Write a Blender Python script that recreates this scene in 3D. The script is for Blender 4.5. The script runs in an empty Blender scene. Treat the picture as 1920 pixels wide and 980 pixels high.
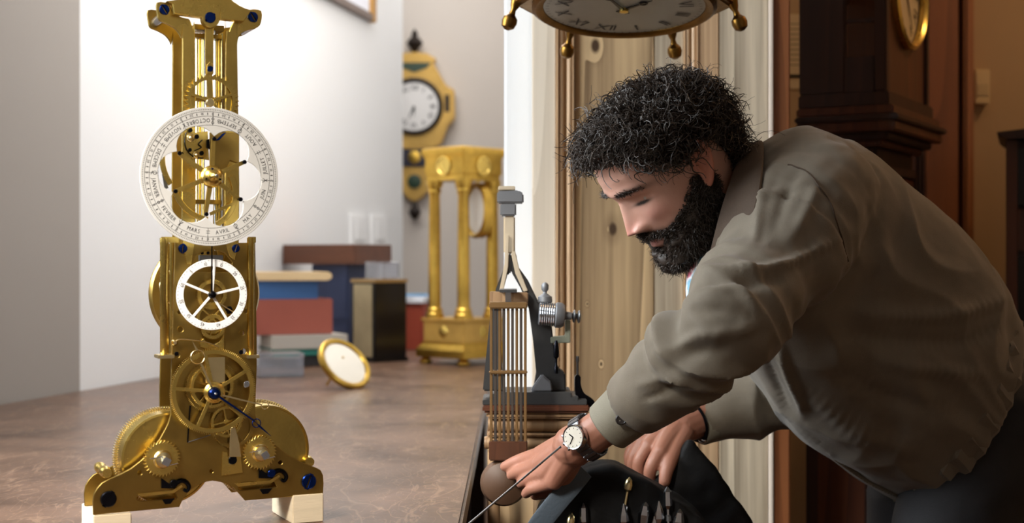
import bpy, bmesh, math, random
import numpy as np
from mathutils import Vector, Matrix, Quaternion, noise
random.seed(7)
SC = bpy.context.scene
COL = SC.collection
F = 2666.667            # focal length in pixels of the 1920 px wide frame (50 mm on 36 mm)
CZ = 1.10               # camera height above the floor
# ------------------------------------------------------------------ camera
cam = bpy.data.cameras.new('camera'); cam.lens = 50; cam.sensor_width = 36; cam.clip_end = 60; cam.clip_start = 0.05
cam.dof.use_dof = True; cam.dof.focus_distance = 1.81; cam.dof.aperture_fstop = 5.0
camo = bpy.data.objects.new('camera', cam); COL.objects.link(camo)
camo.location = (0, 0, CZ); camo.rotation_euler = (math.pi/2, 0, 0)
SC.camera = camo
# ------------------------------------------------------------------ world, lights, exposure
w = bpy.data.worlds.new('world'); SC.world = w; w.use_nodes = True
bg = w.node_tree.nodes['Background']; bg.inputs[0].default_value = (0.75, 0.82, 1, 1); bg.inputs[1].default_value = 0.06
def area(name, loc, target, size, size_y, power, col, spread=180):
    l = bpy.data.lights.new(name, 'AREA'); l.shape = 'RECTANGLE'; l.size = size; l.size_y = size_y
    l.energy = power; l.color = col; l.spread = math.radians(spread)
    o = bpy.data.objects.new(name, l); COL.objects.link(o); o.location = loc
    o.rotation_euler = (Vector(target)-Vector(loc)).to_track_quat('-Z', 'Y').to_euler(); return o
area('window_light', (-1.33, 1.76, 1.75), (0.40, 2.05, 1.05), 1.0, 1.1, 40, (0.88, 0.95, 1.0), 140)       # daylight through the window in the near left wall
area('unseen_overhead_light', (-0.66, 4.5, 2.78), (-0.72, 4.7, 0.8), 0.9, 3.0, 57, (1.0, 0.97, 0.94))        # ceiling panel of the white room
area('unseen_overhead_light', (-0.35, 6.2, 2.78), (-0.20, 6.9, 1.2), 0.6, 0.6, 6, (1.0, 0.97, 0.94))        # unseen light added to brighten the far wall
area('clock_fill_light', (-0.95, 0.35, 2.0), (-0.44, 1.65, 1.0), 0.4, 0.35, 3.4, (1.0, 0.95, 0.86), 38)   # unseen fill light added to brighten the skeleton clock
area('brass_fill_light', (1.2, -0.75, 2.75), (1.4, -1.3, 1.5), 1.4, 0.2, 3.6, (1.0, 0.93, 0.82), 120)         # unseen light added so the brass reflects a bright wall behind the viewer
pl = bpy.data.lights.new('wall_lamp_light', 'POINT'); pl.energy = 14.0; pl.color = (1.0, 0.62, 0.32); pl.shadow_soft_size = 0.08
plo = bpy.data.objects.new('wall_lamp_light', pl); COL.objects.link(plo); plo.location = (1.72, 2.75, 2.55)
SC.view_settings.view_transform = 'Standard'; SC.view_settings.look = 'None'
SC.view_settings.gamma = 1; SC.view_settings.exposure = 0.0; SC.view_settings.use_curve_mapping = False

# ------------------------------------------------------------------ helpers
def P(px, py, d):
    return Vector(((px-960)/F*d, d, CZ-(py-490)/F*d))
def lin(c):
    return tuple(((v/255)/12.92 if v/255 <= .04045 else ((v/255+.055)/1.055)**2.4) for v in c)
class MB:
    def __init__(s): s.v = []; s.f = []
    def add(s, vs, fs):
        o = len(s.v); s.v += [tuple(v) for v in vs]; s.f += [tuple(i+o for i in f) for f in fs]; return s
    def box(s, x0, x1, y0, y1, z0, z1):
        return s.add([(x0,y0,z0),(x1,y0,z0),(x1,y1,z0),(x0,y1,z0),(x0,y0,z1),(x1,y0,z1),(x1,y1,z1),(x0,y1,z1)],
                     [(3,2,1,0),(4,5,6,7),(0,1,5,4),(1,2,6,5),(2,3,7,6),(3,0,4,7)])
    def hexa(s, b, t):      # 4 bottom points, 4 top points
        return s.add(list(b)+list(t), [(3,2,1,0),(4,5,6,7),(0,1,5,4),(1,2,6,5),(2,3,7,6),(3,0,4,7)])
    def prism(s, poly, y0, y1):   # poly in (x,z), extruded along y
        n = len(poly); A = sum(poly[i][0]*poly[(i+1) % n][1]-poly[(i+1) % n][0]*poly[i][1] for i in range(n))
        if A < 0: poly = poly[::-1]
        vs = [(p[0], y0, p[1]) for p in poly]+[(p[0], y1, p[1]) for p in poly]
        fs = [tuple(range(n)), tuple(range(2*n-1, n-1, -1))]+[((i+1) % n, i, i+n, (i+1) % n+n) for i in range(n)]
        return s.add(vs, fs)
    def lathe(s, prof, o=(0,0,0), axis=(0,0,1), n=24, ph=0, sx=1.0, ring=False):  # prof = [(r, h)]
        q = Vector((0,0,1)).rotation_difference(Vector(axis).normalized()); o = Vector(o); vs = []; fs = []
        for r, h in prof:
            for k in range(n):
                a = ph+2*math.pi*k/n; vs.append(o+q @ Vector((max(r, 1e-5)*math.cos(a)*sx, max(r, 1e-5)*math.sin(a), h)))
        m = len(prof)
        for i in range(m-1):
            for k in range(n): fs.append((i*n+k, i*n+(k+1) % n, (i+1)*n+(k+1) % n, (i+1)*n+k))
        if ring:
            for k in range(n): fs.append(((m-1)*n+k, (m-1)*n+(k+1) % n, (k+1) % n, k))
        else: fs.append(tuple(range(n-1, -1, -1))); fs.append(tuple((m-1)*n+k for k in range(n)))
        return s.add(vs, fs)
    def tube(s, pts, rad, n=8, cap=True):
        pts = [Vector(p) for p in pts]; m = len(pts)
        if not hasattr(rad, '__len__'): rad = [rad]*m
        vs = []; fs = []; up = None
        for i in range(m):
            t = (pts[min(i+1, m-1)]-pts[max(i-1, 0)])
            t = t.normalized() if t.length > 1e-9 else Vector((0,0,1))
            if up is None: up = t.orthogonal().normalized()
            else:
                up = up-t*up.dot(t); up = up.normalized() if up.length > 1e-6 else t.orthogonal().normalized()
            sd = t.cross(up)
            for k in range(n):
                a = 2*math.pi*k/n; vs.append(pts[i]+(up*math.cos(a)+sd*math.sin(a))*rad[i])
        for i in range(m-1):
            for k in range(n): fs.append((i*n+k, i*n+(k+1) % n, (i+1)*n+(k+1) % n, (i+1)*n+k))
        if cap: fs.append(tuple(range(n-1, -1, -1))); fs.append(tuple((m-1)*n+k for k in range(n)))
        return s.add(vs, fs)
    def sphere(s, c, r, nu=16, nv=10, sc=(1,1,1), rot=None):
        vs = []; fs = []; c = Vector(c)
        for j in range(nv+1):
            b = math.pi*j/nv
            for k in range(nu):
                a = 2*math.pi*k/nu
                p = Vector((r*sc[0]*math.sin(max(b, 1e-4) if j < nv else 1e-4)*math.cos(a), r*sc[1]*math.sin(max(b, 1e-4) if j < nv else 1e-4)*math.sin(a), r*sc[2]*math.cos(b)))
                if rot is not None: p = rot @ p
                vs.append(c+p)
        for j in range(nv):
            for k in range(nu): fs.append((j*nu+k, (j+1)*nu+k, (j+1)*nu+(k+1) % nu, j*nu+(k+1) % nu))
        fs.append(tuple(range(nu))); fs.append(tuple(nv*nu+k for k in range(nu-1, -1, -1)))
        return s.add(vs, fs)
    def torus(s, c, R, r, axis=(0,0,1), N=32, n=8):
        q = Vector((0,0,1)).rotation_difference(Vector(axis).normalized()); c = Vector(c); vs = []; fs = []
        for i in range(N):
            A = 2*math.pi*i/N
            for k in range(n):
                a = 2*math.pi*k/n
                vs.append(c+q @ Vector(((R+r*math.cos(a))*math.cos(A), (R+r*math.cos(a))*math.sin(A), r*math.sin(a))))
        for i in range(N):
            for k in range(n): fs.append((i*n+k, ((i+1) % N)*n+k, ((i+1) % N)*n+(k+1) % n, i*n+(k+1) % n))
        return s.add(vs, fs)
    def loft(s, secs, n=32, e=2.0, cap=True):   # secs = [(centre, a, b)]
        vs = []; fs = []
        for c, a, b in secs:
            for k in range(n):
                t = 2*math.pi*k/n; ct, st = math.cos(t), math.sin(t)
                vs.append(Vector(c)+Vector(a)*(math.copysign(abs(ct)**(2/e), ct))+Vector(b)*(math.copysign(abs(st)**(2/e), st)))
        m = len(secs)
        for i in range(m-1):
            for k in range(n): fs.append((i*n+k, i*n+(k+1) % n, (i+1)*n+(k+1) % n, (i+1)*n+k))
        if cap: fs.append(tuple(range(n-1, -1, -1))); fs.append(tuple((m-1)*n+k for k in range(n)))
        return s.add(vs, fs)
    def mesh(s, name):
        me = bpy.data.meshes.new(name); me.from_pydata(s.v, [], s.f); me.update(); return me
    def build(s, name, mat, parent=None, smooth=True, bevel=0, angle=35):
        me = s.mesh(name)
        if bevel:
            bm = bmesh.new(); bm.from_mesh(me)
            bmesh.ops.recalc_face_normals(bm, faces=bm.faces)
            es = [e for e in bm.edges if len(e.link_faces) == 2 and e.calc_face_angle(0) > math.radians(30)]
            bmesh.ops.bevel(bm, geom=es, offset=bevel, segments=2, affect='EDGES', clamp_overlap=True)
            bm.to_mesh(me); bm.free()
        return put(name, me, mat, parent, smooth, angle)
def put(name, me, mat, parent=None, smooth=True, angle=35, fix=True):
    if fix:
        bm = bmesh.new(); bm.from_mesh(me); bmesh.ops.recalc_face_normals(bm, faces=bm.faces); bm.to_mesh(me); bm.free()
    if smooth:
        me.shade_smooth(); me.set_sharp_from_angle(angle=math.radians(angle))
    if mat: me.materials.clear(); me.materials.append(mat)
    o = bpy.data.objects.new(name, me); COL.objects.link(o)
    if parent is not None: o.parent = parent
    return o
def empty(name, loc, rz=0):
    o = bpy.data.objects.new(name, None); COL.objects.link(o); o.location = loc; o.rotation_euler = (0, 0, rz); o.empty_display_size = .05; return o
def tag(o, label=None, cat=None, group=None, kind=None):
    if label: o['label'] = label
    if cat: o['category'] = cat
    if group: o['group'] = group
    if kind: o['kind'] = kind
    return o
def smooth_path(pts, n=8, closed=False):      # Catmull-Rom through points of any dimension
    pts = [np.array(p, float) for p in pts]; out = []; m = len(pts)
    rng = range(m) if closed else range(m-1)
    for i in rng:
        p0 = pts[(i-1) % m] if closed or i > 0 else pts[0]; p1 = pts[i]; p2 = pts[(i+1) % m]
        p3 = pts[(i+2) % m] if closed or i+2 < m else pts[-1]
        for k in range(n):
            t = k/n
            out.append(0.5*((2*p1)+(-p0+p2)*t+(2*p0-5*p1+4*p2-p3)*t*t+(-p0+3*p1-3*p2+p3)*t**3))
    if not closed: out.append(pts[-1])
    return out
def curve_mesh(loops, thick, bevel=0.0):      # 2D loops (x,z) with holes -> mesh, front face towards -y at y=-thick/2
    c = bpy.data.curves.new('tmp', 'CURVE'); c.dimensions = '2D'; c.fill_mode = 'BOTH'; c.extrude = max(thick/2-bevel, 1e-6)
    c.bevel_depth = bevel; c.bevel_resolution = 0; c.offset = -bevel
    for lp in loops:
        sp = c.splines.new('POLY'); sp.points.add(len(lp)-1); sp.use_cyclic_u = True
        for p, q in zip(sp.points, lp): p.co = (q[0], q[1], 0, 1)
    o = bpy.data.objects.new('tmp', c); COL.objects.link(o)
    dg = bpy.context.evaluated_depsgraph_get()
    me = bpy.data.meshes.new_from_object(o.evaluated_get(dg))
    bpy.data.objects.remove(o); bpy.data.curves.remove(c)
    me.transform(Matrix(((1,0,0,0),(0,0,-1,0),(0,1,0,0),(0,0,0,1))))
    return me
def circle(cx, cz, r, n=48, a0=0):
    return [(cx+r*math.cos(a0+2*math.pi*k/n), cz+r*math.sin(a0+2*math.pi*k/n)) for k in range(n)]
def gear(cx, cz, ro, ri, n, duty=.5, ph=0):
    out = []
    for k in range(n):
        a = ph+2*math.pi*k/n; s = 2*math.pi/n
        for fa, r in ((0, ri), (.16, ro), (.16+duty*.6, ro), (.32+duty*.6, ri)):
            out.append((cx+r*math.cos(a+fa*s), cz+r*math.sin(a+fa*s)))
    return out
def saw(cx, cz, ro, ri, n, d=1, ph=0):
    out = []
    for k in range(n):
        a = ph+2*math.pi*k/n*d; s = 2*math.pi/n*d
        out += [(cx+ri*math.cos(a), cz+ri*math.sin(a)), (cx+ro*math.cos(a+.85*s), cz+ro*math.sin(a+.85*s))]
        out.append((cx+ri*math.cos(a+.99*s), cz+ri*math.sin(a+.99*s)))
    return out
def windows(cx, cz, r1, r2, n, wd, ph=0):
    out = []
    for k in range(n):
        a0 = ph+2*math.pi*k/n; a1 = ph+2*math.pi*(k+1)/n; d2 = math.asin(wd/2/r2); d1 = math.asin(min(.99, wd/2/r1))
        if a1-a0-2*d1 < .02: d1 = (a1-a0)/2-.01
        lp = [(cx+r2*math.cos(a0+d2+(a1-a0-2*d2)*t/14), cz+r2*math.sin(a0+d2+(a1-a0-2*d2)*t/14)) for t in range(15)]
        lp += [(cx+r1*math.cos(a1-d1-(a1-a0-2*d1)*t/8), cz+r1*math.sin(a1-d1-(a1-a0-2*d1)*t/8)) for t in range(9)]
        out.append(lp)
    return out
_gl = {}
def glyph(ch, font=None):
    if ch in _gl: return _gl[ch]
    c = bpy.data.curves.new('tmp', 'FONT'); c.body = ch; c.size = 1; c.align_x = 'CENTER'; c.resolution_u = 2
    o = bpy.data.objects.new('tmp', c); COL.objects.link(o)
    me = bpy.data.meshes.new_from_object(o.evaluated_get(bpy.context.evaluated_depsgraph_get()))
    vs = [tuple(v.co) for v in me.vertices]; fs = [tuple(p.vertices) for p in me.polygons]
    bpy.data.objects.remove(o); bpy.data.curves.remove(c); bpy.data.meshes.remove(me)
    if vs:
        x0 = min(v[0] for v in vs); x1 = max(v[0] for v in vs); wd = x1-x0; xc = (x0+x1)/2
        vs = [(v[0]-xc, v[1]) for v in vs]
    else: wd = .3
    _gl[ch] = (vs, fs, wd); return _gl[ch]
def put_glyph(mb, ch, x, z, size, rot, y, sx=1.0):   # rot: angle of the text's right direction; on the plane y, facing -y
    vs, fs, wd = glyph(ch); c, s = math.cos(rot), math.sin(rot)
    mb.add([(x+size*(sx*v[0]*c-(v[1]-.36)*s), y, z+size*(sx*v[0]*s+(v[1]-.36)*c)) for v in vs], fs)
def arc_text(mb, text, cx, cz, r, a_mid, size, y, inward=True, gap=.12, sx=1.0):
    ws = [glyph(ch)[2]*sx+gap if ch != ' ' else .35 for ch in text]; tot = sum(ws)*size/r; a = a_mid-(tot/2 if inward else -tot/2)
    for ch, wd in zip(text, ws):
        da = wd*size/r; a += da/2 if inward else -da/2
        if ch != ' ': put_glyph(mb, ch, cx+r*math.cos(a), cz+r*math.sin(a), size, a+math.pi/2 if inward else a-math.pi/2, y, sx)
        a += da/2 if inward else -da/2
def remesh(mb, voxel, it=4, fac=.5):
    me = mb.mesh('tmp')
    bm = bmesh.new(); bm.from_mesh(me); bmesh.ops.recalc_face_normals(bm, faces=bm.faces); bm.to_mesh(me); bm.free()
    o = bpy.data.objects.new('tmp', me); COL.objects.link(o)
    m = o.modifiers.new('r', 'REMESH'); m.mode = 'VOXEL'; m.voxel_size = voxel; m.adaptivity = 0
    if it: s = o.modifiers.new('s', 'SMOOTH'); s.iterations = it; s.factor = fac
    r = bpy.data.meshes.new_from_object(o.evaluated_get(bpy.context.evaluated_depsgraph_get()))
    bpy.data.objects.remove(o); bpy.data.meshes.remove(me); return r
def verts_np(me):
    a = np.empty(len(me.vertices)*3); me.vertices.foreach_get('co', a); return a.reshape(-1, 3)
def set_verts(me, a): me.vertices.foreach_set('co', np.ascontiguousarray(a).ravel()); me.update()
def normals_np(me):
    a = np.empty(len(me.vertices)*3); me.vertices.foreach_get('normal', a); return a.reshape(-1, 3)

# ------------------------------------------------------------------ materials
MATS = {}
def mat(name, col, rough=.5, metal=0.0, spec=.5, noise_amt=0.0, nscale=8.0, bump=0.0, bscale=60.0, stretch=(1,1,1), trans=0, col2=None, rvar=0.0, sub=0, coat=0, sheen=0):
    if name in MATS: return MATS[name]
    m = bpy.data.materials.new(name); m.use_nodes = True; nt = m.node_tree; N = nt.nodes; L = nt.links
    b = N['Principled BSDF']; c = lin(col)
    b.inputs['Base Color'].default_value = (*c, 1); b.inputs['Roughness'].default_value = rough; b.inputs['Metallic'].default_value = metal
    b.inputs['Specular IOR Level'].default_value = spec; b.inputs['Transmission Weight'].default_value = trans; b.inputs['Coat Weight'].default_value = coat
    b.inputs['Sheen Weight'].default_value = sheen
    if sub: b.inputs['Subsurface Weight'].default_value = sub; b.inputs['Subsurface Radius'].default_value = (.01, .004, .002)
    if noise_amt or bump or col2 or rvar:
        tc = N.new('ShaderNodeTexCoord'); mp = N.new('ShaderNodeMapping'); mp.inputs['Scale'].default_value = stretch; L.new(tc.outputs['Object'], mp.inputs[0])
        n1 = N.new('ShaderNodeTexNoise'); n1.inputs['Scale'].default_value = nscale; n1.inputs['Detail'].default_value = 6; n1.inputs['Roughness'].default_value = .62; L.new(mp.outputs[0], n1.inputs[0])
        if noise_amt or col2:
            c2 = lin(col2) if col2 else tuple(v*(1-noise_amt) for v in c)
            r = N.new('ShaderNodeValToRGB'); r.color_ramp.elements[0].position = .32; r.color_ramp.elements[1].position = .68
            r.color_ramp.elements[0].color = (*c2, 1); r.color_ramp.elements[1].color = (*c, 1)
            L.new(n1.outputs[0], r.inputs[0]); L.new(r.outputs[0], b.inputs['Base Color'])
        if rvar:
            mr = N.new('ShaderNodeMapRange'); mr.inputs[3].default_value = max(.02, rough-rvar); mr.inputs[4].default_value = rough+rvar
            L.new(n1.outputs[0], mr.inputs[0]); L.new(mr.outputs[0], b.inputs['Roughness'])
        if bump:
            n2 = N.new('ShaderNodeTexNoise'); n2.inputs['Scale'].default_value = bscale; n2.inputs['Detail'].default_value = 5; L.new(mp.outputs[0], n2.inputs[0])
            bp = N.new('ShaderNodeBump'); bp.inputs['Strength'].default_value = bump; bp.inputs['Distance'].default_value = .002
            L.new(n2.outputs[0], bp.inputs['Height']); L.new(bp.outputs[0], b.inputs['Normal'])
    MATS[name] = m; return m
def wood(name, light, dark, scale=1.0, ring=7.0, rough=.5, knots=(), grain=.5, rings=34):   # vertical grain
    m = bpy.data.materials.new(name); m.use_nodes = True; nt = m.node_tree; N = nt.nodes; L = nt.links; b = N['Principled BSDF']
    tc = N.new('ShaderNodeTexCoord'); mp = N.new('ShaderNodeMapping'); mp.inputs['Scale'].default_value = (scale, scale, scale*.032); L.new(tc.outputs['Object'], mp.inputs[0])
    vec = mp.outputs[0]; spot = None
    wv = N.new('ShaderNodeTexNoise'); wv.inputs['Scale'].default_value = ring; wv.inputs['Detail'].default_value = 1.5; L.new(vec, wv.inputs[0])
    mul = N.new('ShaderNodeMath'); mul.operation = 'MULTIPLY'; mul.inputs[1].default_value = rings; L.new(wv.outputs[0], mul.inputs[0])
    last = mul.outputs[0]
    for kx, kz, kr in knots:      # the grain flows round each knot
        sub = N.new('ShaderNodeVectorMath'); sub.operation = 'SUBTRACT'; sub.inputs[1].default_value = (kx, 0, kz); L.new(tc.outputs['Object'], sub.inputs[0])
        sc = N.new('ShaderNodeVectorMath'); sc.operation = 'MULTIPLY'; sc.inputs[1].default_value = (1/kr, 0, .6/kr); L.new(sub.outputs[0], sc.inputs[0])
        ln = N.new('ShaderNodeVectorMath'); ln.operation = 'LENGTH'; L.new(sc.outputs[0], ln.inputs[0])
        g = N.new('ShaderNodeMapRange'); g.inputs[1].default_value = .8; g.inputs[2].default_value = 2.8; g.inputs[3].default_value = .3; g.inputs[4].default_value = 0; g.interpolation_type = 'SMOOTHSTEP'; L.new(ln.outputs['Value'], g.inputs[0])
        ad = N.new('ShaderNodeMath'); ad.operation = 'ADD'; L.new(last, ad.inputs[0]); L.new(g.outputs[0], ad.inputs[1]); last = ad.outputs[0]
        k = N.new('ShaderNodeMapRange'); k.inputs[1].default_value = .55; k.inputs[2].default_value = 1.05; k.inputs[3].default_value = 1; k.inputs[4].default_value = 0; L.new(ln.outputs['Value'], k.inputs[0])
        if spot is None: spot = k.outputs[0]
        else:
            mx = N.new('ShaderNodeMath'); mx.operation = 'MAXIMUM'; L.new(spot, mx.inputs[0]); L.new(k.outputs[0], mx.inputs[1]); spot = mx.outputs[0]
    fr = N.new('ShaderNodeMath'); fr.operation = 'FRACT'; L.new(last, fr.inputs[0])
    fine = N.new('ShaderNodeTexNoise'); fine.inputs['Scale'].default_value = 90; fine.inputs['Detail'].default_value = 4; L.new(vec, fine.inputs[0])
    mixf = N.new('ShaderNodeMath'); mixf.operation = 'MULTIPLY_ADD'; mixf.inputs[1].default_value = .55; L.new(fr.outputs[0], mixf.inputs[0])
    h = N.new('ShaderNodeMath'); h.operation = 'MULTIPLY'; h.inputs[1].default_value = .6; L.new(fine.outputs[0], h.inputs[0]); L.new(h.outputs[0], mixf.inputs[2])
    r = N.new('ShaderNodeValToRGB'); r.color_ramp.elements[0].position = .35; r.color_ramp.elements[1].position = .95
    lc, dc = lin(light), lin(dark); r.color_ramp.elements[0].color = (*lc, 1); r.color_ramp.elements[1].color = (*[a*(1-grain)+b_*grain for a, b_ in zip(lc, dc)], 1)
    L.new(mixf.outputs[0], r.inputs[0]); out = r.outputs[0]
    if spot is not None:
        mx = N.new('ShaderNodeMix'); mx.data_type = 'RGBA'; mx.inputs['B'].default_value = (*[v*.55 for v in dc], 1); L.new(spot, mx.inputs['Factor']); L.new(out, mx.inputs['A']); out = mx.outputs['Result']
    L.new(out, b.inputs['Base Color']); b.inputs['Roughness'].default_value = rough
    bp = N.new('ShaderNodeBump'); bp.inputs['Strength'].default_value = .12; bp.inputs['Distance'].default_value = .001; L.new(mixf.outputs[0], bp.inputs['Height']); L.new(bp.outputs[0], b.inputs['Normal'])
    return m
BRASS = mat('brass', (238, 206, 112), .27, 1, noise_amt=.30, nscale=14, rvar=.10, bump=.05, bscale=90)
BRASSD = mat('brass_plate', (178, 148, 78), .34, 1, noise_amt=.35, nscale=10, rvar=.12, bump=.06, bscale=120)
BRASSL = mat('pale_brass', (246, 226, 172), .26, 1, noise_amt=.2, nscale=20)
GILT = mat('gilt', (220, 180, 84), .28, 1, noise_amt=.4, nscale=12, bump=.2, bscale=40)
GILTP = mat('gilt_paint', (214, 172, 88), .42, .35, noise_amt=.3, nscale=10, bump=.2, bscale=30)
STEEL = mat('steel', (205, 208, 214), .18, 1)
DSTEEL = mat('dull_steel', (140, 142, 146), .38, 1, noise_amt=.2)
BLUED = mat('blued_steel', (30, 55, 130), .24, 1)
BLACKM = mat('black_steel', (26, 26, 32), .3, .9)
SILVER = mat('silvered_dial', (222, 219, 214), .5, .15, noise_amt=.10, nscale=9)
ENAMEL = mat('white_enamel', (244, 242, 240), .25)
INK = mat('black_ink', (28, 27, 30), .6)
IRON = mat('dark_iron', (74, 74, 74), .5, .5, noise_amt=.35, nscale=14, bump=.1)
# ------------------------------------------------------------------ the room
TZ = CZ-.311            # table top
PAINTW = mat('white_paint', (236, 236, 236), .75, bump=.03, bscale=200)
GREYW = mat('grey_wall', (158, 151, 144), .8, bump=.03, bscale=200)  # greyer tone for the near part of the left wall
PAINTB = mat('warm_grey_paint', (220, 211, 202), .8, bump=.03, bscale=200)
PAINTT = mat('tan_paint', (176, 146, 108), .8, noise_amt=.08, nscale=3)
FLOORM = wood('floor_wood', (120, 84, 56), (70, 46, 30), 1.0, 6, .4)
def wall(name, a, b, z0, z1, m, th=.12, side=1):
    a = Vector((a[0], a[1])); b = Vector((b[0], b[1])); t = (b-a).normalized(); n = Vector((-t.y, t.x))*th*side
    q = [a, b, b+n, a+n]
    o = MB().hexa([(p.x, p.y, z0) for p in q], [(p.x, p.y, z1) for p in q]).build(name, m, smooth=False); return tag(o, kind='structure')
LA = Vector((-1.042, 3.43)); LB = Vector((-.465, 6.05)); LD = (LB-LA).normalized()
def LW(d): t = (d-LA.y)/LD.y; return Vector((LA.x+LD.x*t, d))
tag(MB().box(-2.6, 2.6, -1.5, 7.3, -.05, 0).build('floor', FLOORM, smooth=False), kind='structure')
tag(MB().box(-2.6, 2.6, -1.5, 7.3, 2.9, 2.95).build('ceiling', PAINTW, smooth=False), kind='structure')
wall('wall_left', LA, LB, 0, 2.9, PAINTW)
# near left wall round the window
d0, d1, z0, z1 = 1.22, 2.28, 1.2, 2.3
wl = wall('wall_front_left', LW(d1), LA, 0, 2.9, GREYW)
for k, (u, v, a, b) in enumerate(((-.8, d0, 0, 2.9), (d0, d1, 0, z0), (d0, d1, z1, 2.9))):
    o = wall('wall_piece', LW(u), LW(v), a, b, GREYW); o.parent = wl; del o['kind']
win = empty('window_1', (LW(1.75).x, LW(1.75).y, z0)); tag(win, kind='structure')
wi = win.matrix_basis = Matrix.Translation((LW(1.75).x, LW(1.75).y, z0)) @ Matrix.Rotation(math.atan2(LD.y, LD.x), 4, 'Z')
hl = (LW(d1)-LW(d0)).length/2; hh = z1-z0
fb = MB()
for x0, x1, a, b in ((-hl, -hl+.05, 0, hh), (hl-.05, hl, 0, hh), (-hl+.05, hl-.05, 0, .05), (-hl+.05, hl-.05, hh-.05, hh), (-.02, .02, .05, hh-.05)): fb.box(x0, x1, .03, .08, a, b)
fb.build('window_frame', mat('window_white', (235, 235, 232), .5), win, False)
GLASS = mat('clear_glass', (250, 250, 250), .03, trans=1)
MB().box(-hl+.05, -.02, .05, .056, .05, hh-.05).build('pane', GLASS, win, False); MB().box(.02, hl-.05, .05, .056, .05, hh-.05).build('pane', GLASS, win, False)
wall('wall_back', (.05, 7.0), (-2.5, 7.0), 0, 2.9, PAINTB, side=-1)
o = MB().box(-.0146, .05, 2.6, 7.0, 0, 2.9).build('wall_middle', PAINTW, smooth=False, bevel=.004); tag(o, kind='structure')
wall('wall_back_right', (.05, 3.62), (2.5, 3.62), 0, 2.9, PAINTT)
wall('wall_right', (2.5, 3.62), (2.5, -1.0), 0, 2.9, PAINTT)

wall('wall_front', (2.5, -1.35), (-2.2, -1.35), 0, 2.9, PAINTW, side=1)  # unseen wall added for the brass clock to reflect
# wooden panelled door behind the man
DD = 2.55
def dx(px, d=DD): return (px-960)/F*d
kn = [(dx(1117), 1.1+(490-84)/F*DD, .0095), (dx(1150), 1.1+(490-429)/F*DD, .0085), (dx(1128), 1.1+(490-683)/F*DD, .003), (dx(1380), 1.1-(880-490)/F*DD, .006), (dx(1102), 1.1+(490-570)/F*DD, .0022)]
PINE = wood('pine_panel', (202, 172, 130), (92, 66, 42), 1.0, 3.4, .5, kn, .9, 26)
PINE2 = wood('pine_stile', (222, 206, 180), (104, 86, 66), 1.3, 3.0, .5, (), .85, 20)
PINE3 = wood('pine_moulding', (206, 172, 134), (140, 104, 72), 1.6, 3, .45)
PINEP = wood('pale_stile', (228, 214, 194), (178, 160, 136), 1.3, 3, .5, (), .4, 22)
d = empty('door_1', (dx(1220), DD, 0)); tag(d, kind='structure')
def dpart(name, p0, p1, z0, z1, y0, y1, m, bevel=.002):
    o = MB().box(dx(p0), dx(p1), y0, y1, z0, z1).build(name, m, d, True, bevel); o.location = (-d.location.x, -d.location.y, 0); return o
dpart('stile', 998, 1043, .02, 2.5, DD, DD+.04, PINEP)
dpart('stile', 1308, 1348, .02, 2.5, DD, DD+.04, PINE3)
dpart('stile', 1348.6, 1441, .02, 2.5, DD, DD+.04, PINE2)
dpart('panel_board', 1076, 1228, .25, 2.3, DD+.012, DD+.03, PINE)
dpart('panel_board', 1228.6, 1284, .25, 2.3, DD+.012, DD+.03, PINE2)
dpart('rail', 1043, 1308, .02, .25, DD, DD+.04, PINE2); dpart('rail', 1043, 1308, 2.3, 2.5, DD, DD+.04, PINE2)
for c, r in ((1052, 6.5), (1068, 5.5), (1290, 5.0), (1302, 5.0)):
    o = MB().lathe([(r/F*DD, .25), (r/F*DD, 2.3)], (dx(c), DD+.006, 0), n=16).build('moulding', PINE3, d); o.location = (-d.location.x, -d.location.y, 0)
dpart('moulding_strip', 1043, 1047, .25, 2.3, DD-.004, DD+.03, PINE3, .0008); dpart('moulding_strip', 1073, 1076.5, .25, 2.3, DD+.002, DD+.03, PINE3, .0008)
dpart('moulding_strip', 1283.5, 1286, .25, 2.3, DD+.0, DD+.03, PINE3, .0008); dpart('moulding_strip', 1306, 1309, .25, 2.3, DD-.003, DD+.03, PINE3, .0008)
dpart('edge_strip', 1441, 1449, .02, 2.5, DD-.008, DD+.04, mat('lit_edge', (236, 222, 208), .35), .002)  # lit door edge painted in as a pale strip
tr = MB().box(dx(1449.5), dx(1482), DD+.0, DD+.09, 0, 2.56).build('trim_1', wood('brown_frame', (150, 92, 54), (104, 60, 34), 1.2, 4, .45), None, True, .003); tag(tr, kind='structure')
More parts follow.
